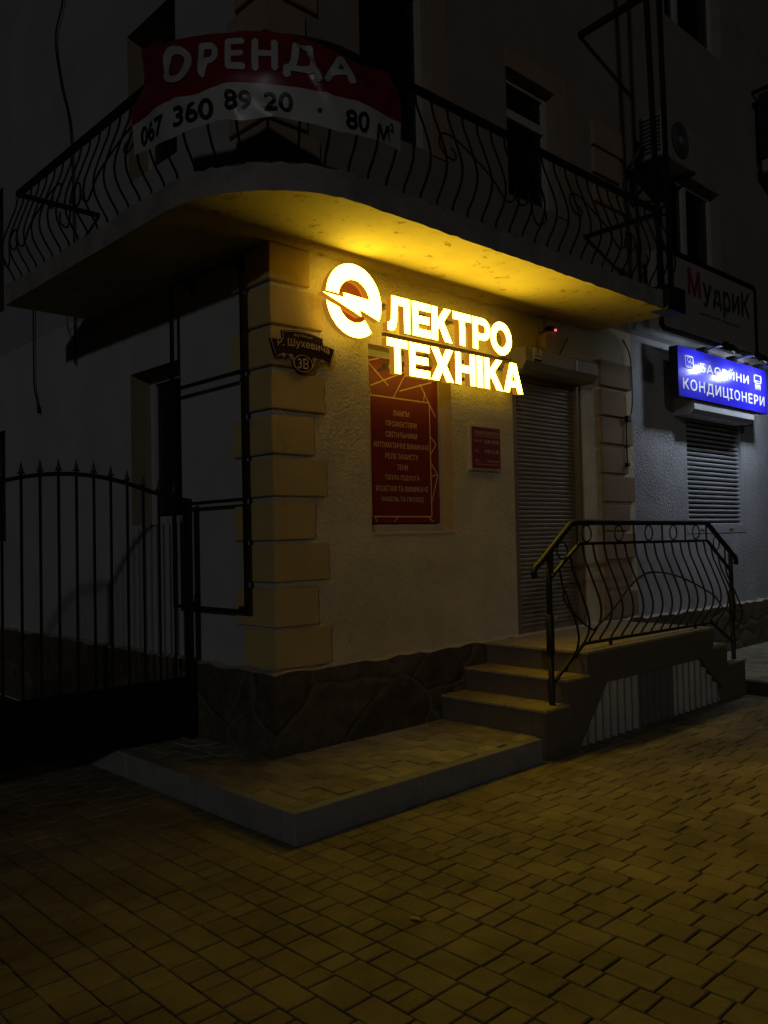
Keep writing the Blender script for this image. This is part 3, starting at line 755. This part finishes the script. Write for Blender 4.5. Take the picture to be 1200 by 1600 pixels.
bm.from_mesh(cl.data); bmesh.ops.remove_doubles(bm, verts=bm.verts[:], dist=1e-5); bmesh.ops.recalc_face_normals(bm, faces=bm.faces[:]); bm.to_mesh(cl.data); bm.free()
BAN_Q = [('О', .046, 0, [(5.083, 4.616), (4.725, 4.463), (4.633, 4.154), (4.932, 4.28)]), ('Р', .046, 0, [(4.688, 4.465), (4.549, 4.429), (4.482, 4.146), (4.59, 4.164)]),
    ('Е', .046, 0, [(4.509, 4.435), (4.394, 4.417), (4.369, 4.176), (4.462, 4.189)]), ('Н', .046, 0, [(4.355, 4.409), (4.22, 4.403), (4.22, 4.168), (4.338, 4.166)]),
    ('Д', .046, 0, [(4.184, 4.381), (4.015, 4.402), (4.023, 4.123), (4.201, 4.138)]), ('А', .046, 0, [(3.979, 4.333), (3.79, 4.399), (3.847, 4.17), (4.016, 4.141)]),
    ('067', .028, 1, [(5.096, 4.066), (4.843, 4.053), (4.84, 3.942), (5.084, 3.942)]), ('360', .028, 1, [(4.761, 4.053), (4.525, 4.038), (4.524, 3.921), (4.758, 3.932)]),
    ('89', .028, 1, [(4.471, 4.068), (4.345, 4.056), (4.343, 3.953), (4.467, 3.95)]), ('20', .028, 1, [(4.289, 4.051), (4.156, 4.05), (4.156, 3.937), (4.291, 3.945)]),
    ('•', .0, 2, [(4.045, 3.98), (4.021, 3.983), (4.022, 3.955), (4.046, 3.952)]), ('80', .028, 1, [(3.904, 4.012), (3.772, 4.029), (3.778, 3.906), (3.906, 3.896)]),
    ('м', .028, 1, [(3.715, 3.987), (3.609, 4.005), (3.618, 3.908), (3.724, 3.893)]), ('2', .028, 1, [(3.605, 4.027), (3.569, 4.035), (3.571, 3.983), (3.606, 3.977)])]
def ban_text(body, offset, mm, q):
    """lettering printed on the cloth inside the cloth quad q (TL, TR, BR, BL in (s, z))"""
    bm = text_bm(body, offset, res=6)
    xs = [v.co.x for v in bm.verts]; ys = [v.co.y for v in bm.verts]; ax, bx2, ay, by = min(xs), max(xs), min(ys), max(ys)
    bmesh.ops.triangulate(bm, faces=bm.faces[:])
    for _ in range(3):
        long = [e for e in bm.edges if e.calc_length() > .09]
        if long: bmesh.ops.subdivide_edges(bm, edges=long, cuts=1); bmesh.ops.triangulate(bm, faces=bm.faces[:])
    for v in bm.verts:
        u = (v.co.x-ax)/(bx2-ax); t = (v.co.y-ay)/(by-ay)
        L_ = [(1-u)*q[0][i]+u*q[1][i] for i in (0, 1)]; B_ = [(1-u)*q[3][i]+u*q[2][i] for i in (0, 1)]
        v.co = Vector(ban(B_[0]+(L_[0]-B_[0])*t, B_[1]+(L_[1]-B_[1])*t, .006+v.co.z))
    b_ = MB(); b_.addbm(bm); return b_.build('lettering', mm, bn, recalc=False)
for ch, of_, mi, q in BAN_Q: ban_text(ch, of_, (M['banner_white'], M['banner_black'], M['banner_red'])[mi], q)

# ------------------------------------------------------------------ illuminated shop sign
sg = empty('illuminated_shop_sign', (1.4, -.1, 2.74))
tag(sg, 'glowing yellow shop sign of raised letters with a round lightning logo on the wall', 'sign')
YFACE, YBACK = -.165, -.112
def letter_loops(ch, w):
    t = .25
    arc = lambda cx, cy, rx, ry, a0, a1, n=14: [(cx+rx*math.cos(R(a0+(a1-a0)*i/n)), cy+ry*math.sin(R(a0+(a1-a0)*i/n))) for i in range(n+1)]
    if ch == 'Л': return [[(.17, 1), (w, 1), (w, 0), (w-t, 0), (w-t, .76), (.41, .76), (.39, .42), (.33, .14), (.27, .04), (.18, 0), (0, 0), (0, .22), (.08, .235), (.12, .30), (.145, .45)]]
    if ch == 'Е': return [[(0, 0), (w, 0), (w, .225), (t, .225), (t, .39), (w*.92, .39), (w*.92, .61), (t, .61), (t, .775), (w, .775), (w, 1), (0, 1)]]
    if ch == 'К': return [[(0, 0), (t, 0), (t, .33), (t+.075, .42), (w-.33, 0), (w, 0), (t+.27, .59), (w-.03, 1), (w-.34, 1), (t, .63), (t, 1), (0, 1)]]
    if ch == 'Т': a = w/2-t/2; return [[(a, 0), (a+t, 0), (a+t, .77), (w, .77), (w, 1), (0, 1), (0, .77), (a, .77)]]
    if ch == 'Р': return [[(0, 0), (t, 0), (t, .30), (w-.38, .30)]+arc(w-.36, .65, .36, .35, -88, 88)+[(w-.38, 1), (0, 1)], [(t, .51), (t, .79), (w-.38, .79)]+arc(w-.38, .65, .13, .14, 80, -80, 8)+[(w-.38, .51)]]
    if ch == 'О': return [arc(w/2, .5, w/2, .535, 0, 351.43, 40), arc(w/2, .5, w/2-.265, .535-.245, 0, 351.43, 40)]
    if ch == 'Х': return [[(0, 0), (.33, 0), (w/2, .31), (w-.33, 0), (w, 0), (w/2+.185, .5), (w-.01, 1), (w-.33, 1), (w/2, .69), (.33, 1), (.01, 1), (w/2-.185, .5)]]
    if ch == 'Н': return [[(0, 0), (t, 0), (t, .385), (w-t, .385), (w-t, 0), (w, 0), (w, 1), (w-t, 1), (w-t, .61), (t, .61), (t, 1), (0, 1)]]
    if ch == 'І': return [[(0, 0), (w, 0), (w, 1), (0, 1)]]
    if ch == 'А': return [[(0, 0), (.285, 0), (.345, .19), (w-.345, .19), (w-.285, 0), (w, 0), (w/2+.17, 1), (w/2-.17, 1)], [(.415, .39), (w-.415, .39), (w/2, .74)]]
def lit(bm, name, z0, h, x0):
    """scale a unit letter, stand it on the wall, sort faces into face / side / back"""
    m = MB(); bm.verts.index_update(); bm.normal_update()
    mid = (YFACE+YBACK)/2
    for v in bm.verts: v.co = Vector((x0+v.co.x*h, mid-v.co.z, z0+v.co.y*h))
    bm.normal_update(); b = len(m.v); m.v += [tuple(v.co) for v in bm.verts]
    for f in bm.faces:
        ys = [v.co.y for v in f.verts]
        mi = 1 if max(ys)-min(ys) > .01 else (0 if sum(ys)/len(ys) < mid else 2)
        m.f.append([v.index for v in f.verts]); m.m.append(mi); m.sm.append(False)
    bm.free()
    return m.build(name, [M['lit_face'], M['lit_side'], M['lit_back']], sg)
EX = (YBACK-YFACE)/2
row1 = [('Л', .917, 1.150), ('Е', 1.173, 1.372), ('К', 1.383, 1.611), ('Т', 1.622, 1.840), ('Р', 1.857, 2.079), ('О', 2.081, 2.358)]
row2 = [('Т', .904, 1.114), ('Е', 1.131, 1.350), ('Х', 1.364, 1.617), ('Н', 1.642, 1.877), ('І', 1.896, 1.969), ('К', 1.991, 2.228), ('А', 2.240, 2.495)]
for row, z0, h in ((row1, 3.047, .256), (row2, 2.740, .250)):
    for ch, a, b in row:
        lit(outline_bm(letter_loops(ch, (b-a)/h), EX), 'letter', z0, h, a)
CX, CZ, RO = .600, 3.197, .255
def A2(r, a): return (r*math.cos(R(a)), r*math.sin(R(a)))
up = ([A2(1, a) for a in [173.5-i*(173.5+24.5)/44 for i in range(45)]]+[(.165, -.198), (.247, -.392), (-1.108, .048), (-.363, .029), (-.404, .158)]
      +[A2(.572, a) for a in [11.6+i*(169.3-11.6)/30 for i in range(31)]])
lo = [A2(1, a) for a in [188.6+i*(308-188.6)/30 for i in range(31)]]+[A2(.60, a) for a in [308.5-i*(308.5-206)/24 for i in range(25)]]
def logo(loop, name):
    bm = outline_bm([[(CX+x*RO, CZ+y*RO) for x, y in loop]], EX)
    return lit(bm, name, 0, 1, 0)
logo(up, 'logo_bolt_arc'); logo(lo, 'logo_arc')
d = MB(); d.tube([(CX, -.108, CZ), (CX, -.100, CZ)], RO*.66, 48, sm=False); d.build('logo_backing', M['lit_disc'], sg)
d = MB()
for z in (3.03, 3.24, 2.80, 2.94): d.box(.93, 2.42, -.108, -.085, z-.012, z+.012)
d.bar((.6, -.10, 3.1), (.6, WY, 3.1), .02); d.bar((.6, -.10, 3.3), (.6, WY, 3.3), .02)
for x in (1.0, 1.7, 2.35):
    for z in (2.80, 3.24): d.bar((x, -.09, z), (x, WY, z), .018)
d.build('mounting_rail', M['shutter_box'], sg)

# ------------------------------------------------------------------ poster in the shop window
po = empty('window_poster', (1.33, .12, 1.67))
tag(po, 'tall dark red window poster listing electrical goods below the lit sign', 'poster')
YP = WY+.118
m = MB(); m.box(.935, 1.765, YP, YP+.008, 1.665, 2.92); m.build('board', M['red'], po)
m = MB(); ly = YP-.0025
def line(x0, z0, x1, z1, w_=.011):
    a = Vector((x0, 0, z0)); b = Vector((x1, 0, z1)); d_ = (b-a).normalized(); n_ = Vector((-d_.z, 0, d_.x))*w_/2
    m.face([(q.x, ly+random.uniform(-.0006, .0006), q.z) for q in (a-n_, b-n_, b+n_, a+n_)])
X0, X1, ZA, ZB = 1.012, 1.665, 1.715, 2.63
for a in ((X0, ZA, X1, ZA), (X0, ZB, X1, ZB), (X0, ZA, X0, ZB), (X1, ZA, X1, ZB)): line(*a)
# crackle of straight lines round the frame
for a in ((1.03, 2.63, .95, 2.80), (1.02, 2.70, 1.40, 2.85), (1.21, 2.72, .97, 2.90), (.97, 2.88, 1.12, 2.92), (1.26, 2.63, 1.42, 2.86), (1.33, 2.69, 1.70, 2.80), (1.56, 2.77, 1.735, 2.52), (1.60, 2.64, 1.615, 2.71),
          (1.665, 2.36, 1.735, 2.30), (1.735, 2.30, 1.665, 2.21), (1.665, 2.15, 1.745, 2.05), (1.665, 2.04, 1.73, 2.05), (1.745, 2.05, 1.67, 1.83), (1.04, 1.715, 1.06, 1.675), (1.29, 1.715, 1.24, 1.675), (1.62, 1.715, 1.68, 1.675),
          (.95, 2.2, 1.012, 2.4), (.945, 1.9, 1.012, 2.05)): line(*a, w_=.009)
m.build('line_pattern', M['gold'], po, recalc=False)
CXP = (X0+X1)/2+.005
for i, (tx, wd) in enumerate((('ЛАМПИ', .175), ('ПРОЖЕКТОРИ', .335), ('СВІТИЛЬНИКИ', .345), ('АВТОМАТИЧНІ ВИМИКАЧІ', .605), ('РЕЛЕ ЗАХИСТУ', .36), ('ТЕНИ', .12), ('ТЕПЛА ПІДЛОГА', .38), ('РОЗЕТКИ ТА ВИМИКАЧІ', .565), ('КАБЕЛЬ ТА ПРОВІД', .46))):
    z = 2.492-i*.0835
    m = MB(); add_text(m, tx, CXP-wd/2, CXP+wd/2, z, z+.043, YP-.002, .014); m.build('lettering', M['gold'], po, recalc=False)

# opening hours sign
oh = empty('opening_hours_sign', (2.19, 0, 2.1))
tag(oh, 'small dark red opening hours sign between the window and the shutter door', 'sign')
m = MB(); m.box(1.985, 2.385, -.002, WY-.001, 2.095, 2.470); m.build('box', M['cream'], oh)
m = MB(); m.box(2.003, 2.367, -.008, -.003, 2.113, 2.452); m.build('plate', M['red'], oh)
m = MB(); y_ = -.010
add_text(m, 'ГРАФІК РОБОТИ', 2.03, 2.345, 2.388, 2.420, y_, .012)
add_text(m, 'ПН-ПТ', 2.03, 2.13, 2.324, 2.346, y_, .004); add_text(m, '8.30-18.00', 2.16, 2.345, 2.320, 2.350, y_, .02)
add_text(m, 'СБ', 2.03, 2.075, 2.242, 2.264, y_, .004); add_text(m, '9.00-15.00', 2.16, 2.345, 2.238, 2.268, y_, .02)
add_text(m, 'НД', 2.03, 2.08, 2.162, 2.184, y_, .004); add_text(m, 'ВИХІДНИЙ', 2.19, 2.345, 2.162, 2.184, y_, .004)
for z in (2.375, 2.142): m.face([(2.03, y_, z), (2.345, y_, z), (2.345, y_, z+.004), (2.03, y_, z+.004)])
m.build('lettering', M['gold'], oh, recalc=False)

# street name plaque with scrolls
pq = empty('street_name_plaque', (.25, -.02, 2.68))
tag(pq, 'brown scrolled street name plaque with a house number on the corner quoins', 'plaque')
def arc_pts(x0, z0, x1, z1, sag, n=10):
    return [(x0+(x1-x0)*i/n, z0+(z1-z0)*i/n+sag*4*(i/n)*(1-i/n)) for i in range(n+1)]
outl = (arc_pts(-.03, 2.870, .075, 2.886, .004, 4)+[(.068, 2.935)]+arc_pts(.072, 2.937, .418, 2.932, .020, 12)[1:]+[(.424, 2.886)]+arc_pts(.424, 2.886, .528, 2.868, .005, 4)[1:]
        +[(.488, 2.748)]+arc_pts(.486, 2.750, .33, 2.772, .012, 8)[1:]+[(.34+.0, 2.745)]+[(.243+.088*math.cos(R(a)), 2.735+.066*math.sin(R(a))) for a in range(5, -186, -12)]+[(.155, 2.772)]+arc_pts(.150, 2.774, .012, 2.752, .012, 8)[1:])
yq = -.032
pm = outline_bm([outl], .006); m = MB(); m.addbm(pm, 0, FRONT(yq+.007)); m.build('plate', M['plaque'], pq)
m = MB(); cx_, cz_ = .25, 2.83
ins = [(cx_+(x-cx_)*.965, cz_+(z-cz_)*.93) for x, z in outl]
keep = [i for i, p in enumerate(ins) if p[1] > 2.762 or p[0] < .1 or p[0] > .4]
m.tube([(x, yq-.002, z) for x, z in ins], .0028, 5, closed=True)
m.tube([(.243+.077*math.cos(2*math.pi*i/30), yq-.003, 2.735+.056*math.sin(2*math.pi*i/30)) for i in range(30)], .0028, 5, closed=True)
for sx in (-1, 1):
    for bx0, rr in ((.10, .02), (.165, .016)):
        m.tube([(.243+sx*(bx0+rr*(1-i/22)*math.cos(.55*i)), yq-.002, 2.770+rr*(1-i/22)*math.sin(.55*i)) for i in range(20)], .0025, 5)
m.build('scroll_border', M['plaque_line'], pq)
m = MB()
def bent(body, x0, x1, z, h, sag, offset):
    bm = fit_text(body, x0, x1, 0, h, offset)
    for v in bm.verts:
        u = (v.co.x-x0)/(x1-x0); v.co.y += z+sag*4*u*(1-u)
    m.addbm(bm, 0, FRONT(yq-.003))
bent('вулиця', .17, .325, 2.905, .022, .004, .01); bent('Р. Шухевича', .03, .475, 2.815, .066, .016, .02)
bent('3В', .197, .290, 2.699, .072, 0, .02)
m.build('lettering', M['plaque_line'], pq, recalc=False)

# alarm siren above the shutter
al = empty('alarm_siren', (3.06, 0, 3.2))
tag(al, 'round alarm siren with a small red light above the roller shutter box', 'siren')
m = MB(); m.tube([(3.06, WY, 3.285), (3.06, .0, 3.285), (3.06, -.03, 3.285), (3.06, -.075, 3.285), (3.06, -.085, 3.285)], [.085, .092, .105, .105, .088], 28); m.build('horn', M['brass'], al)
m = MB(); m.bevbox(3.0, 3.06, -.03, WY, 3.39, 3.51, .006); m.build('bracket', M['ac'], al)
m = MB(); m.bevbox(3.025, 3.10, -.09, -.03, 3.385, 3.43, .01); m.build('lamp_holder', M['black'], al)
m = MB(); m.tube([(3.095, -.092, 3.395), (3.095, -.105, 3.395)], .010, 12); m.build('lamp', M['led_red'], al)

sp = empty('security_plate', (2.73, -.155, 3.09))
tag(sp, 'small yellow security company plate on the left end of the shutter box', 'plate')
m = MB(); m.box(2.675, 2.79, -.1585, -.1515, 3.055, 3.165); m.build('plate', M['yel_plate'], sp)
m = MB(); m.tube([(2.732+.010*math.cos(a), -.160, 3.142+.013*math.sin(a)) for a in [i*math.pi/6 for i in range(12)]], .003, 4, closed=True)
add_text(m, 'ОХОРОНА', 2.69, 2.775, 3.092, 3.110, -.1595, .04); m.box(2.675, 2.79, -.1600, -.1586, 3.057, 3.072)
m.build('lettering', M['black'], sp, recalc=False)

# ------------------------------------------------------------------ steel frame on the side wall
sf = empty('wall_steel_frame', (-.08, .65, 1.08))
tag(sf, 'tall empty black steel frame fixed to the side wall left of the corner', 'frame')
fx = -.08
m = MB()
for a, b in (((fx, 1.125, 1.075), (fx, 1.125, 3.49)), ((fx, .205, 1.075), (fx, .205, 3.46))): m.bar(a, b, .024)
for z0, z1 in ((1.086, 1.086), (1.83, 1.83), (2.686, 2.686), (3.475, 3.445)): m.bar((fx, 1.108, z0), (fx, .217, z1), .022)
m.build('frame', M['steel'], sf)
for y_, z_ in ((.98, 1.10), (.30, 1.10), (.98, 3.46), (.30, 3.44)):
    m = MB(); m.bar((fx+.01, y_, z_), (WX, y_, z_), .03); m.bar((WX-.016, y_, z_-.06 if z_ > 2 else z_-.01), (WX-.016, y_, z_+.01 if z_ > 2 else z_+.07), .03); m.build('bracket', M['steel'], sf)

# ------------------------------------------------------------------ iron gate across the passage on the left
gt = empty('iron_gate', (-.95, .875, .16))
tag(gt, 'black arched iron gate with spear tips beside the corner building', 'gate')
GY = .875
def arch(x): return max(2.012-.235*((x+.97)/.85)**2, 1.925-.20*(x+.48) if x > -.48 else 0)
m = MB(); m.sqpath([(x, GY, arch(x)) for x in [-.12-1.7*i/30 for i in range(31)]], .026); m.build('top_rail', M['iron'], gt)
for px, h in ((-.115, 1.865), (-1.825, 1.865)):
    m = MB(); m.box(px-.022, px+.022, GY-.022, GY+.022, .0, h); m.build('post', M['iron'], gt)
m = MB(); m.bevbox(-1.80, -.14, GY-.012, GY+.012, .19, .60, .004); m.build('kick_plate', M['black'], gt)
for i in range(14):
    x = -.225-.1178*i
    if x < -1.78: break
    zt = arch(x); m = MB(); m.bar((x, GY, .60), (x, GY, zt+.02), .014)
    m.tube([(x, GY, zt+.015), (x, GY, zt+.03), (x, GY, zt+.045), (x, GY, zt+.10)], [.008, .016, .014, .001], 4, sm=False)
    m.tube([(x-.022, GY, zt+.02), (x-.012, GY, zt+.035), (x, GY, zt+.02), (x+.012, GY, zt+.035), (x+.022, GY, zt+.02)], .005, 5)
    m.build('bar', M['iron'], gt)
# its second leaf, further left
g2 = empty('iron_gate', (-2.75, .875, .16))
tag(g2, 'second leaf of the black arched iron gate, mostly outside the left edge of the photo', 'gate')
m = MB(); m.sqpath([(x, GY, arch(x+1.78)) for x in [-1.86-1.74*i/30 for i in range(31)]], .026); m.build('top_rail', M['iron'], g2)
m = MB(); m.box(-3.66, -3.615, GY-.022, GY+.022, 0, 1.865); m.build('post', M['iron'], g2)
m = MB(); m.bevbox(-3.6, -1.86, GY-.012, GY+.012, .19, .60, .004); m.build('kick_plate', M['black'], g2)
for i in range(14):
    x = -1.98-.1178*i
    if x < -3.58: break
    zt = arch(x+1.78); m = MB(); m.bar((x, GY, .60), (x, GY, zt+.02), .014)
    m.tube([(x, GY, zt+.015), (x, GY, zt+.03), (x, GY, zt+.045), (x, GY, zt+.10)], [.008, .016, .014, .001], 4, sm=False); m.build('bar', M['iron'], g2)

# ------------------------------------------------------------------ hanging cables
m = MB(); m.tube(smooth([(0.02, 3.15, 7.2), (.0, 3.19, 6.7), (.0, 3.36, 6.41), (.0, 3.25, 5.93), (.0, 3.05, 5.4), (.0, 3.0, 4.5), (.0, 3.0, 3.2)]), .009, 6)
tag(m.build('cable', M['steel']), 'thin dark cable hanging down the upper side wall above the balcony', 'cable')
m = MB(); m.tube(smooth([(.0, 3.97, 4.2), (.0, 3.97, 3.6), (.0, 3.965, 3.17), (.0, 3.9, 3.0), (.0, 3.86, 2.9)]), .008, 6); m.tube([(.0, 3.862, 2.93), (.0, 3.855, 2.86)], .016, 8)
tag(m.build('cable', M['steel']), 'loose cable end dangling on the dark side wall below the balcony', 'cable')
m = MB(); m.tube(smooth([(4.40, -.012, 3.52), (4.53, -.015, 3.35), (4.55, -.015, 3.0), (4.52, -.015, 2.78), (4.42, -.02, 2.70), (4.40, -.02, 2.4), (4.41, -.02, 2.25)]), .006, 6); m.bevbox(4.39, 4.46, -.05, -.006, 2.68, 2.74, .006); m.bevbox(4.38, 4.43, -.035, -.006, 2.22, 2.26, .005)
tag(m.build('cable', M['steel']), 'wire with a small junction box on the pale quoins right of the shutter door', 'cable')

# ------------------------------------------------------------------ air conditioner on the neighbour's wall
ac = empty('air_conditioner', (4.98, -.25, 5.4))
tag(ac, 'outdoor air conditioner unit with a round fan on the upper right wall', 'air conditioner')
m = MB(); m.bevbox(4.62, 5.35, -.40, -.14, 5.37, 5.82, .015)
m.build('casing', M['ac'], ac)
m = MB()
for i in range(9): m.box(4.612, 4.6195, -.38, -.16, 5.42+i*.042, 5.442+i*.042)
m.build('side_grille', M['ac_dark'], ac)
m = MB(); m.tube([(4.99, -.401, 5.62), (4.99, -.412, 5.62)], .185, 36, sm=False)
fg = m.build('fan_grille', M['ac_dark'], ac)
m = MB()
for k_ in range(1, 5): m.tube([(4.99+.04*k_*math.cos(a), -.414, 5.62+.04*k_*math.sin(a)) for a in [2*math.pi*i/30 for i in range(30)]], .0025, 4, closed=True)
m.tube([(4.99, -.412, 5.62), (4.99, -.42, 5.62)], .035, 16); m.build('hub', M['ac'], fg)
for bx0 in (4.72, 5.25):
    m = MB(); m.bar((bx0, WY, 5.345), (bx0, -.42, 5.345), .04); m.bar((bx0, WY-.02, 5.345), (bx0, WY-.02, 5.0), .04); m.bar((bx0, -.38, 5.33), (bx0, WY-.03, 5.05), .02); m.build('bracket', M['steel'], ac)
m = MB(); m.tube(smooth([(4.66, -.2, 5.5), (4.55, -.18, 5.45), (4.52, -.05, 5.25), (4.52, -.0, 4.95), (4.6, .0, 4.8)]), .02, 8); m.build('pipe', M['ac_dark'], ac)

# ------------------------------------------------------------------ dark signboard above, blue signboard below
ms = empty('pale_signboard', (5.95, -.2, 3.64))
tag(ms, 'large unlit pale signboard with a red first letter above the blue sign', 'sign')
SY = -.25
m = MB(); m.box(4.785, 7.07, SY, -.10, 3.675, 4.48); m.build('panel', M['panel'], ms)
m = MB()
pts = []
x0, x1, z0, z1, rr = 4.765, 7.09, 3.655, 4.50, .06
for cx, cz, a0 in ((x1-rr, z1-rr, 0), (x0+rr, z1-rr, 90), (x0+rr, z0+rr, 180), (x1-rr, z0+rr, 270)):
    for i in range(6): pts.append((cx+rr*math.cos(R(a0+i*18)), SY-.004, cz+rr*math.sin(R(a0+i*18))))
m.tube(pts, .026, 6, closed=True); m.build('frame', M['black'], ms)
for bx0 in (5.1, 6.8):
    m = MB(); m.bar((bx0, -.10, 4.3), (bx0, WY, 4.3), .04); m.build('bracket', M['steel'], ms)
m = MB(); add_text(m, 'М', 5.365, 5.66, 4.105, 4.41, SY-.003, .04); m.build('lettering', mat('letter_red', (.28, .02, .025), .5), ms, recalc=False)
m = MB(); ink = mat('letter_dark', (.055, .05, .05), .5)
for ch, a, b, c_, d_ in (('у', 5.71, 5.935, 4.04, 4.315), ('д', 5.955, 6.18, 4.06, 4.29), ('р', 6.215, 6.42, 3.99, 4.315), ('и', 6.455, 6.66, 4.10, 4.33), ('К', 6.705, 6.95, 4.095, 4.40)):
    add_text(m, ch, a, b, c_, d_, SY-.003, .035)
add_text(m, 'дитячий простір', 5.62, 6.64, 3.93, 3.975, SY-.003, .01)
m.build('lettering', ink, ms, recalc=False)

bs = empty('blue_signboard', (6.2, -.2, 2.98))
tag(bs, 'bright blue floodlit signboard for pools and air conditioners above the window shutter', 'sign')
BY = -.25
m = MB(); m.box(5.09, 7.37, BY+.004, -.15, 2.985, 3.52); m.build('case', M['navy'], bs)
m = MB(); m.box(5.09, 7.37, BY, BY+.0039, 2.985, 3.52); m.build('face', M['blue'], bs)
for bx0 in (5.4, 7.0):
    m = MB(); m.bar((bx0, -.15, 3.4), (bx0, WY, 3.4), .04); m.build('bracket', M['steel'], bs)
m = MB()
add_text(m, 'БАСЕЙНИ', 5.58, 6.84, 3.294, 3.424, BY-.003, .026, spacing=1.12); m.build('lettering', M['white_paint'], bs, recalc=False)
m = MB(); add_text(m, 'КОНДИЦІОНЕРИ', 5.18, 7.28, 3.045, 3.19, BY-.003, .022, spacing=1.16); m.build('lettering', M['white_paint'], bs, recalc=False)
def rrect(mb, x0, x1, z0, z1, r_, y, rad):
    pts = []
    for cx, cz, a0 in ((x1-r_, z1-r_, 0), (x0+r_, z1-r_, 90), (x0+r_, z0+r_, 180), (x1-r_, z0+r_, 270)):
        for i in range(5): pts.append((cx+r_*math.cos(R(a0+i*22.5)), y, cz+r_*math.sin(R(a0+i*22.5))))
    mb.tube(pts, rad, 5, closed=True)
m = MB(); y_ = BY-.004
rrect(m, 5.235, 5.415, 3.305, 3.43, .02, y_, .008); rrect(m, 5.29, 5.36, 3.37, 3.415, .01, y_, .004); m.tube([(5.37, y_, 3.35), (5.40, y_, 3.37)], .008, 6)
m.build('icon', M['white_paint'], bs)
m = MB(); rrect(m, 7.0, 7.19, 3.335, 3.43, .025, y_, .007); m.tube([(7.0, y_, 3.36), (7.19, y_, 3.36)], .006, 5)
for k_ in range(4): m.tube([(7.03+k_*.042, y_, 3.32), (7.03+k_*.042+.008, y_, 3.25)], .006, 5)
m.build('icon', M['white_paint'], bs)

# floodlights on arms in front of the blue sign: two real lamps, the rightmost one added to light the wall
LIGHTS = []
def floodlight(x, hx, label, lens='led_white'):
    z = 3.522
    e = empty('floodlight', (x, BY, z)); tag(e, label, 'floodlight', 'floodlights over the blue sign')
    m = MB(); m.bevbox(x-.05, x+.05, BY-.02, -.17, z, z+.06, .006); m.build('base', M['black'], e)
    hy, hz = -.63, 3.475
    m = MB(); m.tube([(x, BY-.01, z+.03), (hx, hy-.02, hz+.045)], .012, 8); m.build('arm', M['lamp_metal'], e)
    rot = Matrix.Translation((hx, hy, hz)) @ Matrix.Rotation(R(-42), 4, 'X')          # lens looks back at the sign and down
    m = MB(); m.box(-.085, .085, -.035, .0, -.055, .055, 0, rot); m.box(-.09, .09, .0, .03, .046, .052, 0, rot); m.box(-.09, -.084, .0, .02, -.055, .046, 0, rot); m.box(.084, .09, .0, .02, -.055, .046, 0, rot)
    h = m.build('head', M['black'], e)
    m = MB(); m.box(-.07, .07, .0005, .004, -.042, .042, 0, rot); m.build('lens', M[lens], h)
    return e
floodlight(5.72, 5.47, 'left floodlight on an arm over the blue sign, its beam on the first line')
floodlight(6.46, 6.28, 'middle floodlight on an arm over the blue sign, nearest its air conditioner icon')
floodlight(7.2, 6.98, 'rightmost floodlight over the blue sign, its head outside the right edge of the photo', 'led_bright')

# projecting board at the far right, high on the neighbour's wall
pj = empty('projecting_board', (7.95, -.1, 6.2))
tag(pj, 'dark board on brackets high on the wall at the right edge of the photo', 'board')
m = MB(); m.bevbox(7.90, 7.98, -.62, -.06, 6.42, 7.28, .01); m.build('board', M['pgreen'], pj)
m = MB(); m.bar((7.94, WY, 7.34), (7.94, -.62, 7.36), .04); m.bar((7.94, WY, 7.18), (7.94, -.06, 7.18), .04); m.build('bracket', M['steel'], pj)
m = MB(); m.bevbox(7.89, 7.99, -.60, -.07, 6.22, 6.40, .04); m.build('lower_box', M['ac'], pj)

# litter on the paving
def leaf(x, y, z, rot, sz, label, m):
    pts = [(0, -1), (.42, -.45), (.5, .05), (.28, .6), (0, 1), (-.3, .55), (-.48, 0), (-.36, -.5)]
    mb = MB(); c_, s2 = math.cos(rot), math.sin(rot)
    P = [(x+(px*c_-py*s2)*sz, y+(px*s2+py*c_)*sz, z+.004+.5*sz*px*px+.12*sz*random.random()) for px, py in pts]
    Q = [(p[0], p[1], p[2]+.0015) for p in P]; n = len(P)
    top_ = (x, y, z+.006)
    for i in range(n):
        j = (i+1) % n
        mb.face([(x, y, z+.004), P[j], P[i]]); mb.face([top_, Q[i], Q[j]]); mb.face([P[i], P[j], Q[j], Q[i]])
    mb.tube([P[0], (P[0][0]+.3*sz*s2, P[0][1]-.3*sz*c_, z+.006)], .0012, 4)
    tag(mb.build('fallen_leaf', m), label, 'leaf', 'leaves fallen on the paving')
dry = mat('dry_leaf', (.62, .50, .20), .7, var=.3, vscale=60)
leaf(-.81, -2.02, .002, .4, .026, 'dry yellow leaf lying on the street paving straight in front of the steps', dry)
leaf(.155, -2.42, .002, 1.9, .016, 'tiny pale leaf on the street paving further right', dry)
leaf(-.80, .04, .002, 2.6, .018, 'small dry leaf on the dark paving left of the raised kerb', dry)
leaf(-1.43, -.02, .002, .9, .018, 'small dry leaf on the dark paving near the iron gate', dry)
leaf(1.40, -.10, .16, 1.2, .012, 'tiny pale leaf on the raised paving beside the stone base', dry)
